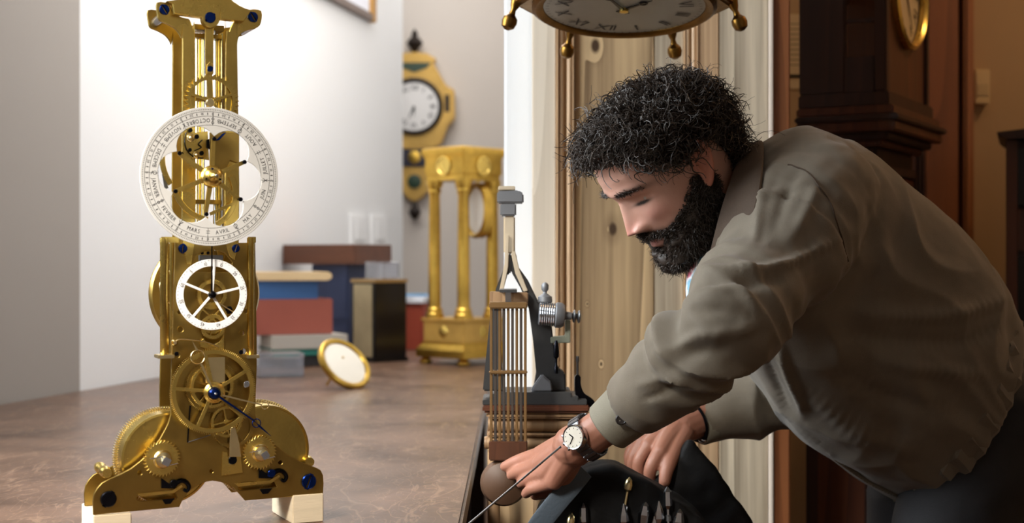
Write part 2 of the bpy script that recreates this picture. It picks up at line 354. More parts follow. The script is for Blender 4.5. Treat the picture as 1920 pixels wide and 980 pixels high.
# table
LEATHER = mat('brown_table_top', (112, 84, 66), .34, noise_amt=.5, nscale=5, col2=(70, 50, 38), rvar=.12, bump=.12, bscale=45, spec=.55)
nt = LEATHER.node_tree; N = nt.nodes; L = nt.links; b = N['Principled BSDF']
src = b.inputs['Base Color'].links[0].from_socket
tc = N.new('ShaderNodeTexCoord'); prev = src
for sc, rot, th in ((7, .5, .012), (11, 1.4, .010), (16, 2.3, .010)):    # fine scratches
    mp = N.new('ShaderNodeMapping'); mp.inputs['Rotation'].default_value = (0, 0, rot); mp.inputs['Scale'].default_value = (sc, sc*.35, 1); L.new(tc.outputs['Object'], mp.inputs[0])
    nz = N.new('ShaderNodeTexNoise'); nz.inputs['Scale'].default_value = 1.6; nz.inputs['Detail'].default_value = 3; nz.inputs['Distortion'].default_value = 1.2; L.new(mp.outputs[0], nz.inputs[0])
    a = N.new('ShaderNodeMath'); a.operation = 'SUBTRACT'; a.inputs[1].default_value = .5; L.new(nz.outputs[0], a.inputs[0])
    ab = N.new('ShaderNodeMath'); ab.operation = 'ABSOLUTE'; L.new(a.outputs[0], ab.inputs[0])
    mr = N.new('ShaderNodeMapRange'); mr.inputs[1].default_value = 0; mr.inputs[2].default_value = th; mr.inputs[3].default_value = .38; mr.inputs[4].default_value = 0; L.new(ab.outputs[0], mr.inputs[0])
    mx = N.new('ShaderNodeMix'); mx.data_type = 'RGBA'; mx.inputs['B'].default_value = (*lin((164, 132, 106)), 1); L.new(mr.outputs[0], mx.inputs['Factor']); L.new(prev, mx.inputs['A']); prev = mx.outputs['Result']
L.new(prev, b.inputs['Base Color'])
t = empty('work_table', (-.5, 2.5, 0)); tag(t, 'long scratched brown table carrying the brass skeleton clock', 'table')
TX = -.060
q = [(TX, 1.28), (TX, 5.25), (LW(5.25).x+.004, 5.25), (LW(1.28).x+.004, 1.28)]
def loc0(o, e): o.matrix_parent_inverse = Matrix.Identity(4); o.location = -e.location; return o
loc0(MB().hexa([(x, y, TZ-.035) for x, y in q], [(x, y, TZ) for x, y in q]).build('table_top', LEATHER, t, True, .004), t)
DW = wood('dark_wood', (84, 50, 32), (48, 27, 17), 1.5, 5, .4)
ap = MB()
for (x0, y0), (x1, y1) in (((TX-.03, 1.33), (TX-.03, 5.2)), ((-1.35, 1.36), (TX-.06, 1.36))):
    if abs(x0-x1) < .01: ap.box(x0-.02, x0, y0, y1, TZ-.13, TZ-.035)
    else: ap.box(x0, x1, y0-.01, y0+.01, TZ-.13, TZ-.035)
loc0(ap.build('apron', DW, t, False), t)
for x, y in ((TX-.07, 1.37), (TX-.07, 5.1), (-1.32, 1.37), (LW(5.1).x+.06, 5.1), (TX-.07, 3.2), (-1.0, 3.2)):
    loc0(MB().box(x-.035, x+.035, y-.035, y+.035, 0, TZ-.035).build('leg', DW, t, True, .004), t)

# ------------------------------------------------------------------ things on the far end of the table
def zt(py, d): return CZ-(py-490)/F*d
def obox(name, m, cx, cy, z0, z1, lx, ly, rz, label, cat, bevel=.003, group=None):
    e = MB().box(-lx/2, lx/2, -ly/2, ly/2, 0, z1-z0).build(name, m, None, True, bevel)
    e.location = (cx, cy, z0); e.rotation_euler = (0, 0, rz); return tag(e, label, cat, group)
def X(px, d): return (px-960)/F*d
D2 = 4.25; RZ = math.radians(24)
PAPER = mat('page_paper', (226, 220, 206), .8, noise_amt=.1, nscale=60, stretch=(1,1,20))
def book(name, mcover, cx, cy, z0, z1, lx, ly, rz, label, cat='book'):
    e = empty(name, (cx, cy, z0), rz); tag(e, label, cat); h = z1-z0; t = min(.004, h*.15)
    MB().box(-lx/2+.004, lx/2-.004, -ly/2+.003, ly/2-.004, t, h-t).build('pages', PAPER, e, False)
    c = MB().box(-lx/2, lx/2, -ly/2, ly/2, 0, t).box(-lx/2, lx/2, -ly/2, ly/2, h-t, h).box(-lx/2, lx/2, -ly/2, -ly/2+.003, t, h-t)
    c.build('cover', mcover, e, False); return e
z = TZ
obox('flat_box', mat('charcoal_card', (56, 54, 54), .6), X(540, D2), D2+.03, z, z+.034, .20, .15, RZ, 'charcoal flat box at the bottom of the book stack', 'box')
book('book', mat('teal_cloth', (54, 140, 128), .7), X(556, D2), D2+.02, z+.0342, z+.054, .20, .15, RZ, 'thin teal book under the pale grey book')
book('book', mat('pale_grey_cloth', (178, 172, 162), .6), X(566, D2), D2+.02, z+.0542, z+.094, .23, .16, RZ, 'pale grey book between the teal book and the red box')
obox('red_box', mat('brick_red_card', (158, 82, 66), .55, noise_amt=.1), X(530, D2), D2+.03, z+.0942, z+.200, .255, .16, RZ, 'brick red box in the middle of the book stack', 'box')
book('book', mat('blue_cloth', (52, 96, 150), .6), X(520, D2), D2+.02, z+.2002, z+.254, .20, .15, RZ, 'thick blue book on top of the brick red box')
bo = MB().prism([(-.16, 0), (.13, 0), (.142, .006), (.142, .020), (.13, .026), (-.16, .026)], -.09, .09).build('wooden_board', mat('pale_maple', (224, 196, 150), .5, noise_amt=.1, nscale=6, stretch=(1,8,8)), None, True, .002)
bo.location = (X(522, D2), D2+.02, z+.2542); bo.rotation_euler = (0, 0, RZ-.1); tag(bo, 'pale wooden board lying on top of the blue book', 'board')
# clear plastic box in front of the stack
e = empty('plastic_box', (X(522, 3.86), 3.86, TZ), .35); tag(e, 'clear plastic box standing in front of the book stack', 'box')
PLAST = mat('clear_plastic', (235, 238, 245), .12, trans=.85, spec=.5)
pb = MB().box(-.06, .06, -.045, .045, 0, .003)
for a in ((-.06, .06, -.045, -.042), (-.06, .06, .042, .045), (-.06, -.057, -.042, .042), (.057, .06, -.042, .042)): pb.box(*a, .003, .05)
pb.build('tray', PLAST, e, False); MB().box(-.062, .062, -.047, .047, .0502, .064).build('lid', PLAST, e, True, .002)
# navy boxes and wooden tray
D3 = 4.62; R45 = math.radians(38)
NAVY = mat('navy_card', (52, 64, 98), .5, noise_amt=.15)
obox('navy_box', NAVY, X(645, D3), D3+.07, TZ, TZ+.12, .17, .155, -R45, 'lower of the two stacked navy blue boxes', 'box', group='stacked navy boxes')
obox('navy_box', NAVY, X(643, D3), D3+.07, TZ+.1202, TZ+.302, .165, .15, -R45, 'upper navy blue box carrying the brown wooden tray', 'box', group='stacked navy boxes')
e = empty('wooden_tray', (X(622, D3), D3+.09, TZ+.3022), -math.radians(30)); tag(e, 'dark brown wooden tray on top of the navy boxes', 'tray')
WAL = mat('walnut_tray', (104, 62, 40), .4, noise_amt=.35, nscale=5, stretch=(1,6,6))
MB().box(-.14, .15, -.10, .11, 0, .008).build('bottom', WAL, e, False)
for a in ((-.14, .15, -.10, -.09), (-.14, .15, .10, .11), (-.14, -.13, -.09, .10), (.14, .15, -.09, .10)): MB().box(*a, .008, .064).build('side', WAL, e, True, .001)
MB().box(-.129, .139, -.089, .099, .045, .05).build('lining', mat('tray_inlay', (150, 100, 66), .5), e, False)
# black and gilt mantel clock (boxy)
D4 = 4.38; e = empty('mantel_clock', (X(706, D4), D4+.085, TZ), math.radians(-48)); tag(e, 'boxy black and gilt mantel clock behind the round gilt medallion', 'clock')
BLK = mat('black_lacquer', (22, 20, 20), .25); BRZ = mat('bronze_panel', (140, 106, 62), .4, .7, noise_amt=.3)
hx = .062
MB().box(-hx, hx, -hx, hx, .012, .245).build('case', BLK, e, True, .003)
MB().box(-hx-.004, hx+.004, -hx-.004, hx+.004, 0, .012).build('base', BLK, e, True, .002); MB().box(-hx-.003, hx+.003, -hx-.003, hx+.003, .245, .256).build('top', mat('gilt_edge', (190, 160, 110), .35, .8), e, True, .002)
MB().box(-.048, .042, hx, hx+.002, .016, .24).build('rear_panel', BRZ, e, False)
MB().box(-hx-.002, -hx, -.03, .052, .016, .24).build('side_panel', BRZ, e, False)
MB().box(-.048, .048, -hx-.002, -hx, .016, .24).build('front_panel', mat('gilt_panel', (206, 190, 150), .4, .5, noise_amt=.25), e, False)
e = empty('acrylic_box', (X(712, D4), D4+.085, TZ+.2562), math.radians(-40)); tag(e, 'small clear acrylic box on the black and gilt clock', 'box')
pb = MB().box(-.04, .04, -.035, .035, 0, .003)
for a in ((-.04, .04, -.035, -.032), (-.04, .04, .032, .035), (-.04, -.037, -.032, .032), (.037, .04, -.032, .032)): pb.box(*a, .003, .05)
pb.build('tray', PLAST, e, False); MB().box(-.041, .041, -.036, .036, .0502, .054).build('lid', PLAST, e, False)
# round gilt medallion leaning on a little stand
c = P(646, 680, 3.5); nrm = Vector((.61, -.50, .61)).normalized(); r = .074
e = empty('gilt_medallion', (c.x, c.y, TZ)); tag(e, 'round gilt rimmed glass medallion leaning on the table', 'medallion')
def rel(o, e): o.location = -Vector(e.location); return o
c.z = TZ+r*math.sqrt(1-nrm.z**2)+.001
rel(MB().lathe([(r*.80, -.006), (r, -.006), (r, .004), (r*.94, .008), (r*.84, .006), (r*.80, .001)], c, nrm, 48, ring=True).build('rim', GILT, e), e)
rel(MB().lathe([(r*.80, -.004), (r*.80, .002), (r*.5, .0045), (0, .005)], c, nrm, 48).build('glass_face', mat('milky_glass', (232, 224, 208), .08, spec=.8, coat=1), e), e)
s = c-nrm*.006; rel(MB().tube([s+Vector((0, 0, .02)), (s.x-.045, s.y+.035, TZ+.004)], .003, 8).build('strut', GILT, e), e)
# red box and papers behind the column clock
obox('red_box', mat('rust_red_card', (158, 66, 44), .55), X(786, 5.0), 5.05, TZ, TZ+.165, .09, .12, -.5, 'rust red upright box behind the gilt column clock', 'box')
for k, (px, w_, h_, lab) in enumerate(((780, .12, .012, 'lower white sheaf of papers on the rust red box'), (784, .10, .010, 'upper white sheaf of papers on the rust red box'))):
    obox('paper_sheaf', mat('white_paper', (232, 234, 240), .8), X(px, 5.0), 5.05, TZ+.1652+k*.0125, TZ+.1652+k*.0125+h_, w_, .13, -.5+k*.4, lab, 'papers', .001, 'papers on the rust red box')
obox('blue_folder', mat('pale_blue_card', (110, 160, 200), .6), X(776, 5.0), 5.05, TZ+.1881, TZ+.196, .11, .10, -.3, 'pale blue folder on top of the white papers', 'folder', .001)
# gilt portico clock with four columns
D5 = 4.2; px_ = D5/F
e = empty('portico_clock', (X(866, D5), D5+.14, TZ)); tag(e, 'gilt portico clock with four columns at the far end of the table', 'clock')
def sq(prof, name, m, parent, x=0, y=0): return MB().lathe([(r, h) for r, h in prof], (x, y, 0), n=4, ph=math.radians(-88)).build(name, m, parent, True, .0015)
s2 = 1.0
for k in range(4):
    a = math.radians(-88+90*k); MB().lathe([(.014, 0), (.020, .006), (.020, .012), (.012, .018), (.010, .022)], (.115*math.cos(a), .115*math.sin(a), 0), n=16).build('foot', GILT, e)
sq([(.146, .0222), (.146, .045), (.138, .052), (.128, .062), (.126, .068)], 'plinth', GILT, e)
sq([(.122, .0682), (.122, .128), (.130, .132), (.130, .140)], 'pedestal', GILTP, e)
for k in range(4):
    a = math.radians(-88+90*k); x, y = .088*math.cos(a), .088*math.sin(a); cb = .1402
    MB().lathe([(.028, cb), (.028, cb+.012), (.024, cb+.016), (.024, cb+.026), (.0195, cb+.032), (.0185, cb+.20), (.0165, cb+.375), (.021, cb+.382), (.019, cb+.390), (.026, cb+.404), (.027, cb+.415)], (x, y, 0), n=20).build('column', GILT, e)
sq([(.112, .5553), (.112, .572), (.118, .574), (.118, .622), (.124, .630), (.130, .640), (.130, .650), (.118, .656)], 'entablature', GILT, e)
for sx, a in ((1, math.radians(-43)), (-1, math.radians(-133))):
    n = Vector((math.cos(a), math.sin(a), 0)); MB().lathe([(.030, 0), (.030, .003), (.024, .0045), (.022, .002), (0, .002)], n*.0842+Vector((0, 0, .598)), n, 28).build('oval_mount', BRASS, e)
    MB().lathe([(.018, 0), (.012, .004), (0, .005)], n*.0864+Vector((0, 0, .10)), n, 20).build('rosette', BRASS, e)
n = Vector((-.86, -.42, 0)).normalized(); c = Vector((.045, -.02, .465))
MB().lathe([(.070, -.012), (.084, -.012), (.084, .012), (.076, .016), (.070, .012)], c, n, 40, ring=True).build('dial_ring', GILT, e)
MB().lathe([(.070, -.004), (.070, .004), (.0, .004)], c, n, 40).build('dial', mat('cream_dial', (226, 222, 214), .4), e)
MB().tube([c+Vector((0, 0, .0845)), c+Vector((0, 0, .09))], .006, 10).build('hanger', BRASS, e)
# cartel clock on the far grey wall
D6 = 6.93; q6 = D6/F; e = empty('wall_clock', (X(777, D6), 6.995, zt(230, D6))); tag(e, 'gilt cartel clock with dark finials hanging on the far grey wall', 'clock')
def c6(pts): return [((a-777)*q6, (230-b)*q6) for a, b in pts]
half = [(777, 98), (800, 100), (820, 112), (812, 118), (822, 135), (838, 162), (852, 168), (853, 222), (840, 236), (832, 258), (826, 272), (800, 280), (777, 282)]
full = half+[(1554-a, b) for a, b in reversed(half[1:-1])]
MB().prism(c6(full), -.075, -.02).build('body', GILTP, e, True, .006)
MB().prism(c6([(735, 278), (819, 278), (812, 312), (742, 312)]), -.07, -.02).build('apron_panel', mat('navy_panel', (34, 34, 52), .4), e, True, .003)
dr = [(777-40, 312), (817, 312), (808, 350), (790, 372), (777, 378), (764, 372), (746, 350)]
MB().prism(c6(dr), -.06, -.02).build('drop', GILTP, e, True, .005)
DARKB = mat('dark_bronze', (42, 32, 26), .5, .4)
MB().lathe([(.034, 0), (.034, .01), (.0, .014)], (0, -.06, (230-340)*q6), (0, -1, 0), 20).build('green_boss', mat('green_boss', (36, 62, 44), .4), e)
MB().lathe([(.030, 0), (.030, .01), (.0, .014)], (0, -.07, (230-295)*q6), (0, -1, 0), 20).build('gilt_boss', GILT, e)
MB().lathe([(.006, 0), (.012, -.02), (.030, -.05), (.020, -.075), (.004, -.09)], (0, -.045, (230-377)*q6), n=16).build('bottom_finial', DARKB, e)
MB().lathe([(.010, 0), (.016, .015), (.042, .045), (.030, .065), (.014, .08), (.016, .095), (.002, .118)], (0, -.045, (230-98)*q6), n=16).build('top_finial', DARKB, e)
MB().prism(c6([(745, 118), (809, 118), (800, 128), (777, 136), (754, 128)]), -.079, -.074).build('green_swag', mat('green_boss', (36, 62, 44)), e)
for sx in (-1, 1): MB().box(sx*.16-.012, sx*.16+.012, -.079, -.074, (230-210)*q6, (230-178)*q6).build('side_inset', DARKB, e, False)
MB().lathe([(.118, 0), (.140, 0), (.140, .014), (.128, .018), (.118, .010)], (0, -.075, (230-200)*q6), (0, -1, 0), 48, ring=True).build('bezel', DARKB, e)
MB().lathe([(.120, 0), (.120, .006), (0, .009)], (0, -.075, (230-200)*q6), (0, -1, 0), 48).build('dial', mat('cartel_dial', (236, 234, 232), .35), e)
nm = MB()
for k in range(12): arc_text(nm, ['XII', 'I', 'II', 'III', 'IV', 'V', 'VI', 'VII', 'VIII', 'IX', 'X', 'XI'][k], 0, (230-200)*q6, .092, math.pi/2-k*math.pi/6, .034, -.0845, False, .08)
for a, l in ((-2.0, .075), (-1.6, .055)):
    nm.prism([(math.cos(a)*l, (30)*q6+math.sin(a)*l), (math.cos(a+1.57)*.005, 30*q6+math.sin(a+1.57)*.005), (math.cos(a-1.57)*.005, 30*q6+math.sin(a-1.57)*.005)], -.087, -.086)
tag(nm.build('dial_figures', INK, e, False), kind='stuff')
# white switch plates and picture on the white wall
WA = math.atan2(LD.y, LD.x)
def on_wall(px, py):   # point of the left wall seen at that place
    k = (px-960)/F; t = (k*LA.y-LA.x)/(LD.x-k*LD.y); p = LA+LD*t
    return Vector((p.x, p.y, zt(py, p.y)))
for px, lab in ((668, 'white wall socket plate nearer the books'), (706, 'white wall switch plate nearer the far clock')):
    p = on_wall(px, 432); e = empty('socket_plate', p, WA); tag(e, lab, 'wall socket', 'white plates on the wall')
    MB().box(-.10, .10, -.014, -.001, -.062, .062).build('plate', mat('switch_white', (246, 246, 246), .4), e, True, .004); MB().box(-.05, .05, -.020, -.0142, -.04, .04).build('insert', mat('switch_white', (246, 246, 246)), e, True, .003)
p = on_wall(694, 44); e = empty('picture_frame', p, WA); tag(e, 'gilt framed picture high on the white wall', 'picture')
FR = mat('frame_gilt', (196, 150, 84), .4, .4, noise_amt=.2); fw = .045; Wd, Ht = 1.3, .9
MB().box(-fw, 0, -.028, -.002, 0, Ht).build('frame_side', FR, e, True, .004); MB().box(-Wd, -Wd+fw, -.028, -.002, 0, Ht).build('frame_side', FR, e, True, .004)
MB().box(-Wd+fw, -fw, -.028, -.002, 0, .03).build('frame_bottom', mat('frame_grey', (120, 104, 96), .5), e, True, .004); MB().box(-Wd+fw, -fw, -.028, -.002, Ht-.03, Ht).build('frame_top', FR, e, True, .004)
MB().box(-Wd+fw, -fw, -.012, -.004, .03, Ht-.03).build('mount', mat('mount_card', (238, 240, 250), .6), e, False)
MB().box(-Wd+.24, -.24, -.0135, -.0121, .17, Ht-.17).build('print', mat('print_cream', (232, 218, 190), .7, noise_amt=.3, nscale=4), e, False)
# ------------------------------------------------------------------ the brass skeleton clock
YAW = math.radians(25); KX, KY = -.35, 1.65
SKZ = TZ
ca, sa = math.cos(YAW), math.sin(YAW)
def C(px, py, off=0.0):
    ox, oy = KX+sa*off, KY-ca*off; k = (px-960)/F
    t = (k*oy-ox)/(ca-k*sa); y = oy+sa*t
    return (t, CZ-(py-490)/F*y-SKZ)
def R(px, py, r, off=0.0):
    return abs(C(px, py-r, off)[1]-C(px, py+r, off)[1])/2
def CL(pts, off=0.0): return [C(a, b, off) for a, b in pts]
K = empty('skeleton_clock', (KX, KY, SKZ), YAW); tag(K, 'tall brass skeleton clock with silvered calendar ring, standing on two wooden blocks', 'clock')
def plate(name, loops, off, th, m=BRASSD, bevel=.0004, parent=K):   # back of the plate at offset off, front at off+th
    me = curve_mesh(loops, th, bevel); me.transform(Matrix.Translation((0, -(off+th/2), 0))); return put(name, me, m, parent, True, 30, False)
def screw(px, py, rpx, off, m=BLUED, name='screw', slot=1.0, parent=K):
    x, z = C(px, py, off); r = R(px, py, rpx, off); h = r*.38
    c, s = math.cos(slot), math.sin(slot); w2 = r*.11; l = r*.96
    sl = [(x+l*c-w2*s, z+l*s+w2*c), (x-l*c-w2*s, z-l*s+w2*c), (x-l*c+w2*s, z-l*s-w2*c), (x+l*c+w2*s, z+l*s-w2*c)]
    o = plate(name, [circle(x, z, r, 28), sl], off, h, m, r*.12, parent)
    return o
def post(px, py, rpx, off0, off1, m=BRASS, name='pillar', n=16, parent=K, prof=None):
    x, z = C(px, py, off1); r = R(px, py, rpx, off1)
    return MB().lathe([(r, off0), (r, off1-.0006), (r*.9, off1)] if prof is None else [(r*a, off0+(off1-off0)*b) for a, b in prof], (x, 0, z), (0, -1, 0), n).build(name, m, parent)
def ring_tube(mb, x, z, r, t, y): mb.torus((x, y, z), r, t, (0, 1, 0), 24, 6)
# front and back frame plates
arch = [(174, 964), (335, 949), (340, 938), (344, 931), (355, 918), (369, 909), (384, 902), (397, 900), (412, 902), (425, 906), (436, 913), (443, 920), (458, 937), (604, 925)]
rside = [(605, 905), (604, 890), (600, 881), (594, 877), (580, 871), (558, 863), (536, 850), (517, 835), (500, 818), (489, 804), (481, 790), (477, 776), (478, 740), (480, 690)]
lside = [(320, 690), (319, 740), (319, 776), (314, 792), (308, 804), (298, 822), (287, 837), (275, 851), (262, 863), (244, 877), (224, 888), (203, 897), (190, 904), (181, 914), (175, 925), (173, 940)]
outline = arch+rside+[(480, 640), (477, 455), (327, 455), (322, 640)]+lside
holes = [circle(*C(a, b), R(a, b, r), 20) for a, b, r in ((261, 885, 4.5), (395, 882, 3.5), (524, 866, 4), (337, 617, 5.5), (331, 665, 5), (455, 658, 5.5), (452, 624, 5), (336, 584, 4), (460, 583, 4))]
slot1 = CL([(256, 929), (262, 923), (325, 916), (332, 934), (262, 938), (256, 935)]); slot2 = CL([(445, 908), (450, 903), (512, 900), (518, 912), (450, 919), (445, 915)])
gap = CL([(366, 478), (385, 470), (402, 468), (420, 474), (434, 492), (430, 510), (362, 510), (358, 494)])
gapm = CL([(375, 620), (420, 620), (416, 638), (398, 646), (380, 638)])
plate('front_plate', [CL(outline)]+holes+[slot1, slot2, gap, gapm], 0, .0042, BRASSD, .0006)
bo_ = -.062
def shift(pts, dxp=0, dyp=0): return [(a+dxp, b+dyp) for a, b in pts]
me = curve_mesh([CL(outline)], .004, .0005); me.transform(Matrix.Translation((0, .062, 0)))
put('back_plate', me, BRASSD, K, True, 30, False)
# uprights with screw arms
lup = [(341, 455), (341, 90), (338, 72), (328, 56), (312, 46), (298, 40), (294, 30), (293, 6), (316, 8), (320, 16), (332, 30), (345, 35), (354, 38), (360, 55), (364, 75), (364, 455)]
rup = [(446, 455), (443, 90), (444, 76), (450, 64), (462, 58), (478, 54), (487, 45), (488, 22), (468, 19), (462, 28), (455, 38), (437, 42), (428, 60), (422, 80), (421, 300), (421, 455)]
for pl_, nm in ((lup, 'upright'), (rup, 'upright')):
    plate(nm, [CL(smooth_path(pl_, 3, True))], 0, .005, BRASS, .0006)  # brighter brass on the upper parts, partly in place of stronger light
    me = curve_mesh([CL(smooth_path(pl_, 3, True))], .004, .0005); me.transform(Matrix.Translation((0, .052, 0))); put('rear_upright', me, BRASSD, K, True, 30, False)
for px, py in ((308, 30), (474, 46)): post(px, py, 9, -.05, 0, STEEL, 'steel_pillar')
# top pediment block with cock
ped = [(312, 3), (316, 6), (322, 8), (325, 27), (377, 34)]+[(394+17*math.cos(t), 34+19*math.sin(t)) for t in np.linspace(math.pi*.98, 0.02, 14)]+[(411, 37), (456, 41), (470, 20), (459, 17), (448, 12), (436, 4), (428, -4), (425, -14), (410, -24), (392, -27), (372, -25), (356, -16), (348, -6), (334, 0)]
plate('pediment', [CL(ped, .012)], .0055, .011, BRASS, .0007)
MB().box(C(366, 0)[0], C(422, 0)[0], .004, .03, C(400, 56)[1], C(400, 46)[1]).build('cross_bar', BRASSD, K, True, .0004)
MB().box(C(366, 0)[0], C(422, 0)[0], .016, .03, C(400, 68)[1], C(400, 60)[1]).build('cross_bar', BRASSD, K, True, .0004)
screw(394, 33, 10, .0167, slot=.7); screw(308, 18, 9.5, .0052, slot=-1.0); screw(474, 32, 9.5, .0052, slot=-1.0)
# anchor lever
plate('anchor_lever', [CL([(386, 52), (401, 52), (401, 136), (399, 140), (399, 190), (396, 199), (390, 197), (389, 140), (386, 136)], .012)], .006, .004, BRASS, .0004)
plate('lever_shield', [CL([(388, 138), (388, 122), (394, 115), (400, 122), (400, 138)], .012)], .0102, .002, BRASS, .0003)
screw(394, 129, 5.5, .0123, slot=.6)
# gridiron pendulum rods (steel and brass)
for px, m in ((370, STEEL), (376, BRASS), (382, STEEL), (405, STEEL), (411, BRASS), (416.5, STEEL)):
    x0, zt_ = C(px, 62, -.022); _, zb = C(px, 470, -.022)
    MB().tube([(x0, .024, zb), (x0, .024, zt_)], R(px, 200, 2.6), 10).build('pendulum_rod', m, K)
for py in (182, 377): MB().box(C(365, py)[0], C(421, py)[0], .018, .031, C(393, py+4)[1], C(393, py-4)[1]).build('rod_bridge', BRASSD, K, True, .0004)
# pin-tooth escape wheel
x, z = C(395, 190, .003); r = R(395, 190, 52)
plate('escape_wheel', [saw(x, z, r, r*.86, 36, -1), *windows(x, z, r*.14, r*.76, 5, r*.10, .35)], .0072, .0022, BRASS, .0002)
post(395, 192, 8, .0055, .0125, BRASSL, 'escape_arbor')
# silvered calendar ring
o1 = .034; x, z = C(393.5, 331, o1); r = R(393.5, 331, 130, o1); q = r/130
def pol(rr, a): return (x+rr*q*math.cos(a), z+rr*q*math.sin(a))
rose = []
c0 = math.radians(84)
for k in range(6):
    ctr = c0-math.radians(30)-k*math.pi/3
    for j in range(13):
        ph = math.radians(30-5*j)*.985; r0, rho = 59.5, 38.5
        rr = r0*math.cos(ph)+math.sqrt(max(0, rho**2-(r0*math.sin(ph))**2)); rose.append(pol(rr, ctr+ph))
o = plate('calendar_ring', [circle(x, z, r, 128), rose], o1, .0022, SILVER, .0004); CR = o
yt = -(o1+.0024); tm = MB()
MON = ['AVRIL', 'MAY', 'JUIN', 'JUILLET', 'AOUT', 'SEPTEMB', 'OCTOBRE', 'NOVEMB', 'DECEMB', 'JANVIER', 'FEVRIER', 'MARS']
b0 = math.radians(-92.5)
for k, t_ in enumerate(MON): arc_text(tm, t_, x, z, 104.8*q, b0+math.radians(30*k+15), 10.6*q, yt, True, .13, .84)
def seg(a, b, wd, mb=tm, y=yt):
    a = Vector(a); b = Vector(b); n = (b-a).normalized(); n = Vector((-n.y, n.x))*wd/2
    mb.add([(p.x, y, p.y) for p in (a+n, a-n, b-n, b+n)], [(0, 1, 2, 3)])
def circ_line(rr, wd, n=160, mb=tm, y=yt, cx=x, cz=z, qq=q):
    vs = []; fs = []
    for k in range(n):
        a = 2*math.pi*k/n
        for d_ in (-wd/2, wd/2): vs.append((cx+(rr+d_)*qq*math.cos(a), y, cz+(rr+d_)*qq*math.sin(a)))
    for k in range(n): fs.append((2*k, 2*k+1, (2*k+3) % (2*n), (2*k+2) % (2*n)))
    mb.add(vs, fs)
for rr, wd in ((96.5, .5), (113, .6), (121.5, .6)): circ_line(rr, wd)
ZOD = ['aries', 'taurus', 'gemini', 'cancer', 'leo', 'virgo', 'libra', 'scorpio', 'sagittarius', 'capricorn', 'aquarius', 'pisces']
for k in range(12):
    a = b0+math.radians(30*k); seg(pol(96.5, a), pol(121.5, a), .7*q)
    n = k % 4       # small zodiac-like signs on the month lines
    if n == 0: seg(pol(102, a-.035), pol(102, a+.035), .8*q); seg(pol(106, a-.035), pol(106, a+.035), .8*q)
    elif n == 1: circ_line(3.2, .9, 16, tm, yt, *pol(103, a)); seg(pol(107, a-.03), pol(110, a+.03), .9*q)
    elif n == 2: circ_line(2.2, .9, 12, tm, yt, *pol(101, a)); circ_line(2.2, .9, 12, tm, yt, *pol(108, a))
    else: seg(pol(100, a-.04), pol(109, a+.02), .9*q); seg(pol(100, a+.04), pol(109, a-.02), .9*q)
    for j in range(6):
        aj = a+math.radians(5*j+ (0 if j else 0)); rot = aj
        if j in (0, 2, 4):
            arc_text(tm, ['31', '', '10', '', '20', ''][j], x, z, 117.2*q, aj, 6.6*q, yt, True, .1)
        else:
            seg(pol(114.5, aj), pol(120, aj), .7*q); tm.add([(p[0], yt, p[1]) for p in (pol(114.5, aj), pol(117.2, aj+.008), pol(120, aj), pol(117.2, aj-.008))], [(0, 1, 2, 3)])
for k in range(240):
    a = 2*math.pi*k/240; p0_, p1_ = pol(124.2, a), pol(126.2, a); seg(p0_, p1_, .95*q)
tag(tm.build('ring_lettering', INK, CR, False), kind='stuff')
# spider arms and hub
arms = MB(); hx_, hz_ = C(397, 331, o1)
for k in range(6):
    a = c0-k*math.pi/3; p = Vector(pol(71, a)); h = Vector((hx_, hz_)); t_ = (p-h).normalized(); n = Vector((-t_.y, t_.x))
    w0, w1 = 5.0*q, 3.6*q
    MB().prism([tuple(h+n*w0), tuple(h-n*w0), tuple(p-n*w1), tuple(p+n*w1)], -(o1-.0004), -(o1-.0034)).build('spider_arm', BRASS, K, True, .0003)
    MB().lathe([(4.0*q, 0), (4.0*q, .0012), (3.2*q, .0018)], (p.x, -(o1+.0022), p.y), (0, -1, 0), 14).build('rivet', BLACKM, K)
MB().lathe([(21*q, .0036), (21*q, .005), (18*q, .009), (11*q, .012), (10*q, .0122), (9.5*q, .015), (7*q, .0165), (6.5*q, .021), (4.5*q, .024), (0, .0245)], (hx_, -(o1-.0034), hz_), (0, -1, 0), 32).build('hub', BRASS, K)
MB().lathe([(3.8*q, 0), (3.8*q, .003), (2.4*q, .006), (0, .0066)], (hx_, -(o1+.0212), hz_), (0, -1, 0), 16).build('hub_screw', STEEL, K)
for a in (1.7, -.4, 3.5): MB().lathe([(2*q, 0), (2*q, .0008)], (hx_+14*q*math.cos(a), -(o1+.0075), hz_+14*q*math.sin(a)), (0, -1, 0), 10).build('hub_pin', BLUED if a == 1.7 else BLACKM, K)
# works seen through the ring
plate('movement_plate', [CL([(394, 248), (449, 248), (449, 306), (432, 300), (424, 318), (414, 332), (394, 332)], .01)], .006, .003, BRASSD, .0003)
plate('movement_plate', [CL([(342, 250), (390, 246), (393, 300), (380, 298), (342, 296)], .01)], .0055, .003, BRASS, .0003)
for px, py, rp in ((358, 258, 7.5), (368.5, 290, 6.5)):
    xx, zz = C(px, py, .012); rr = R(px, py, rp)
    MB().lathe([(rr, 0), (rr, .002), (rr*.75, .003), (rr*.6, .0025), (rr*.4, .005), (rr*.2, .006)], (xx, -.0088, zz), (0, -1, 0), 24).build('small_wheel', BRASSL, K)
for px, py, rp in ((369, 256, 4.2), (378, 287, 4.2), (356, 281, 3.5), (341, 288, 3), (357, 244, 4)): screw(px, py, rp, .0088, BLACKM, 'stud')
for pts in ([(350, 248), (347, 265), (352, 282), (365, 294), (382, 296)], [(380, 262), (373, 270), (378, 276), (366, 282)]):
    pp = smooth_path(CL(pts, .012), 6); MB().tube([(a[0], -.0105, a[1]) for a in pp], .0006, 6).build('spring', BLACKM, K)
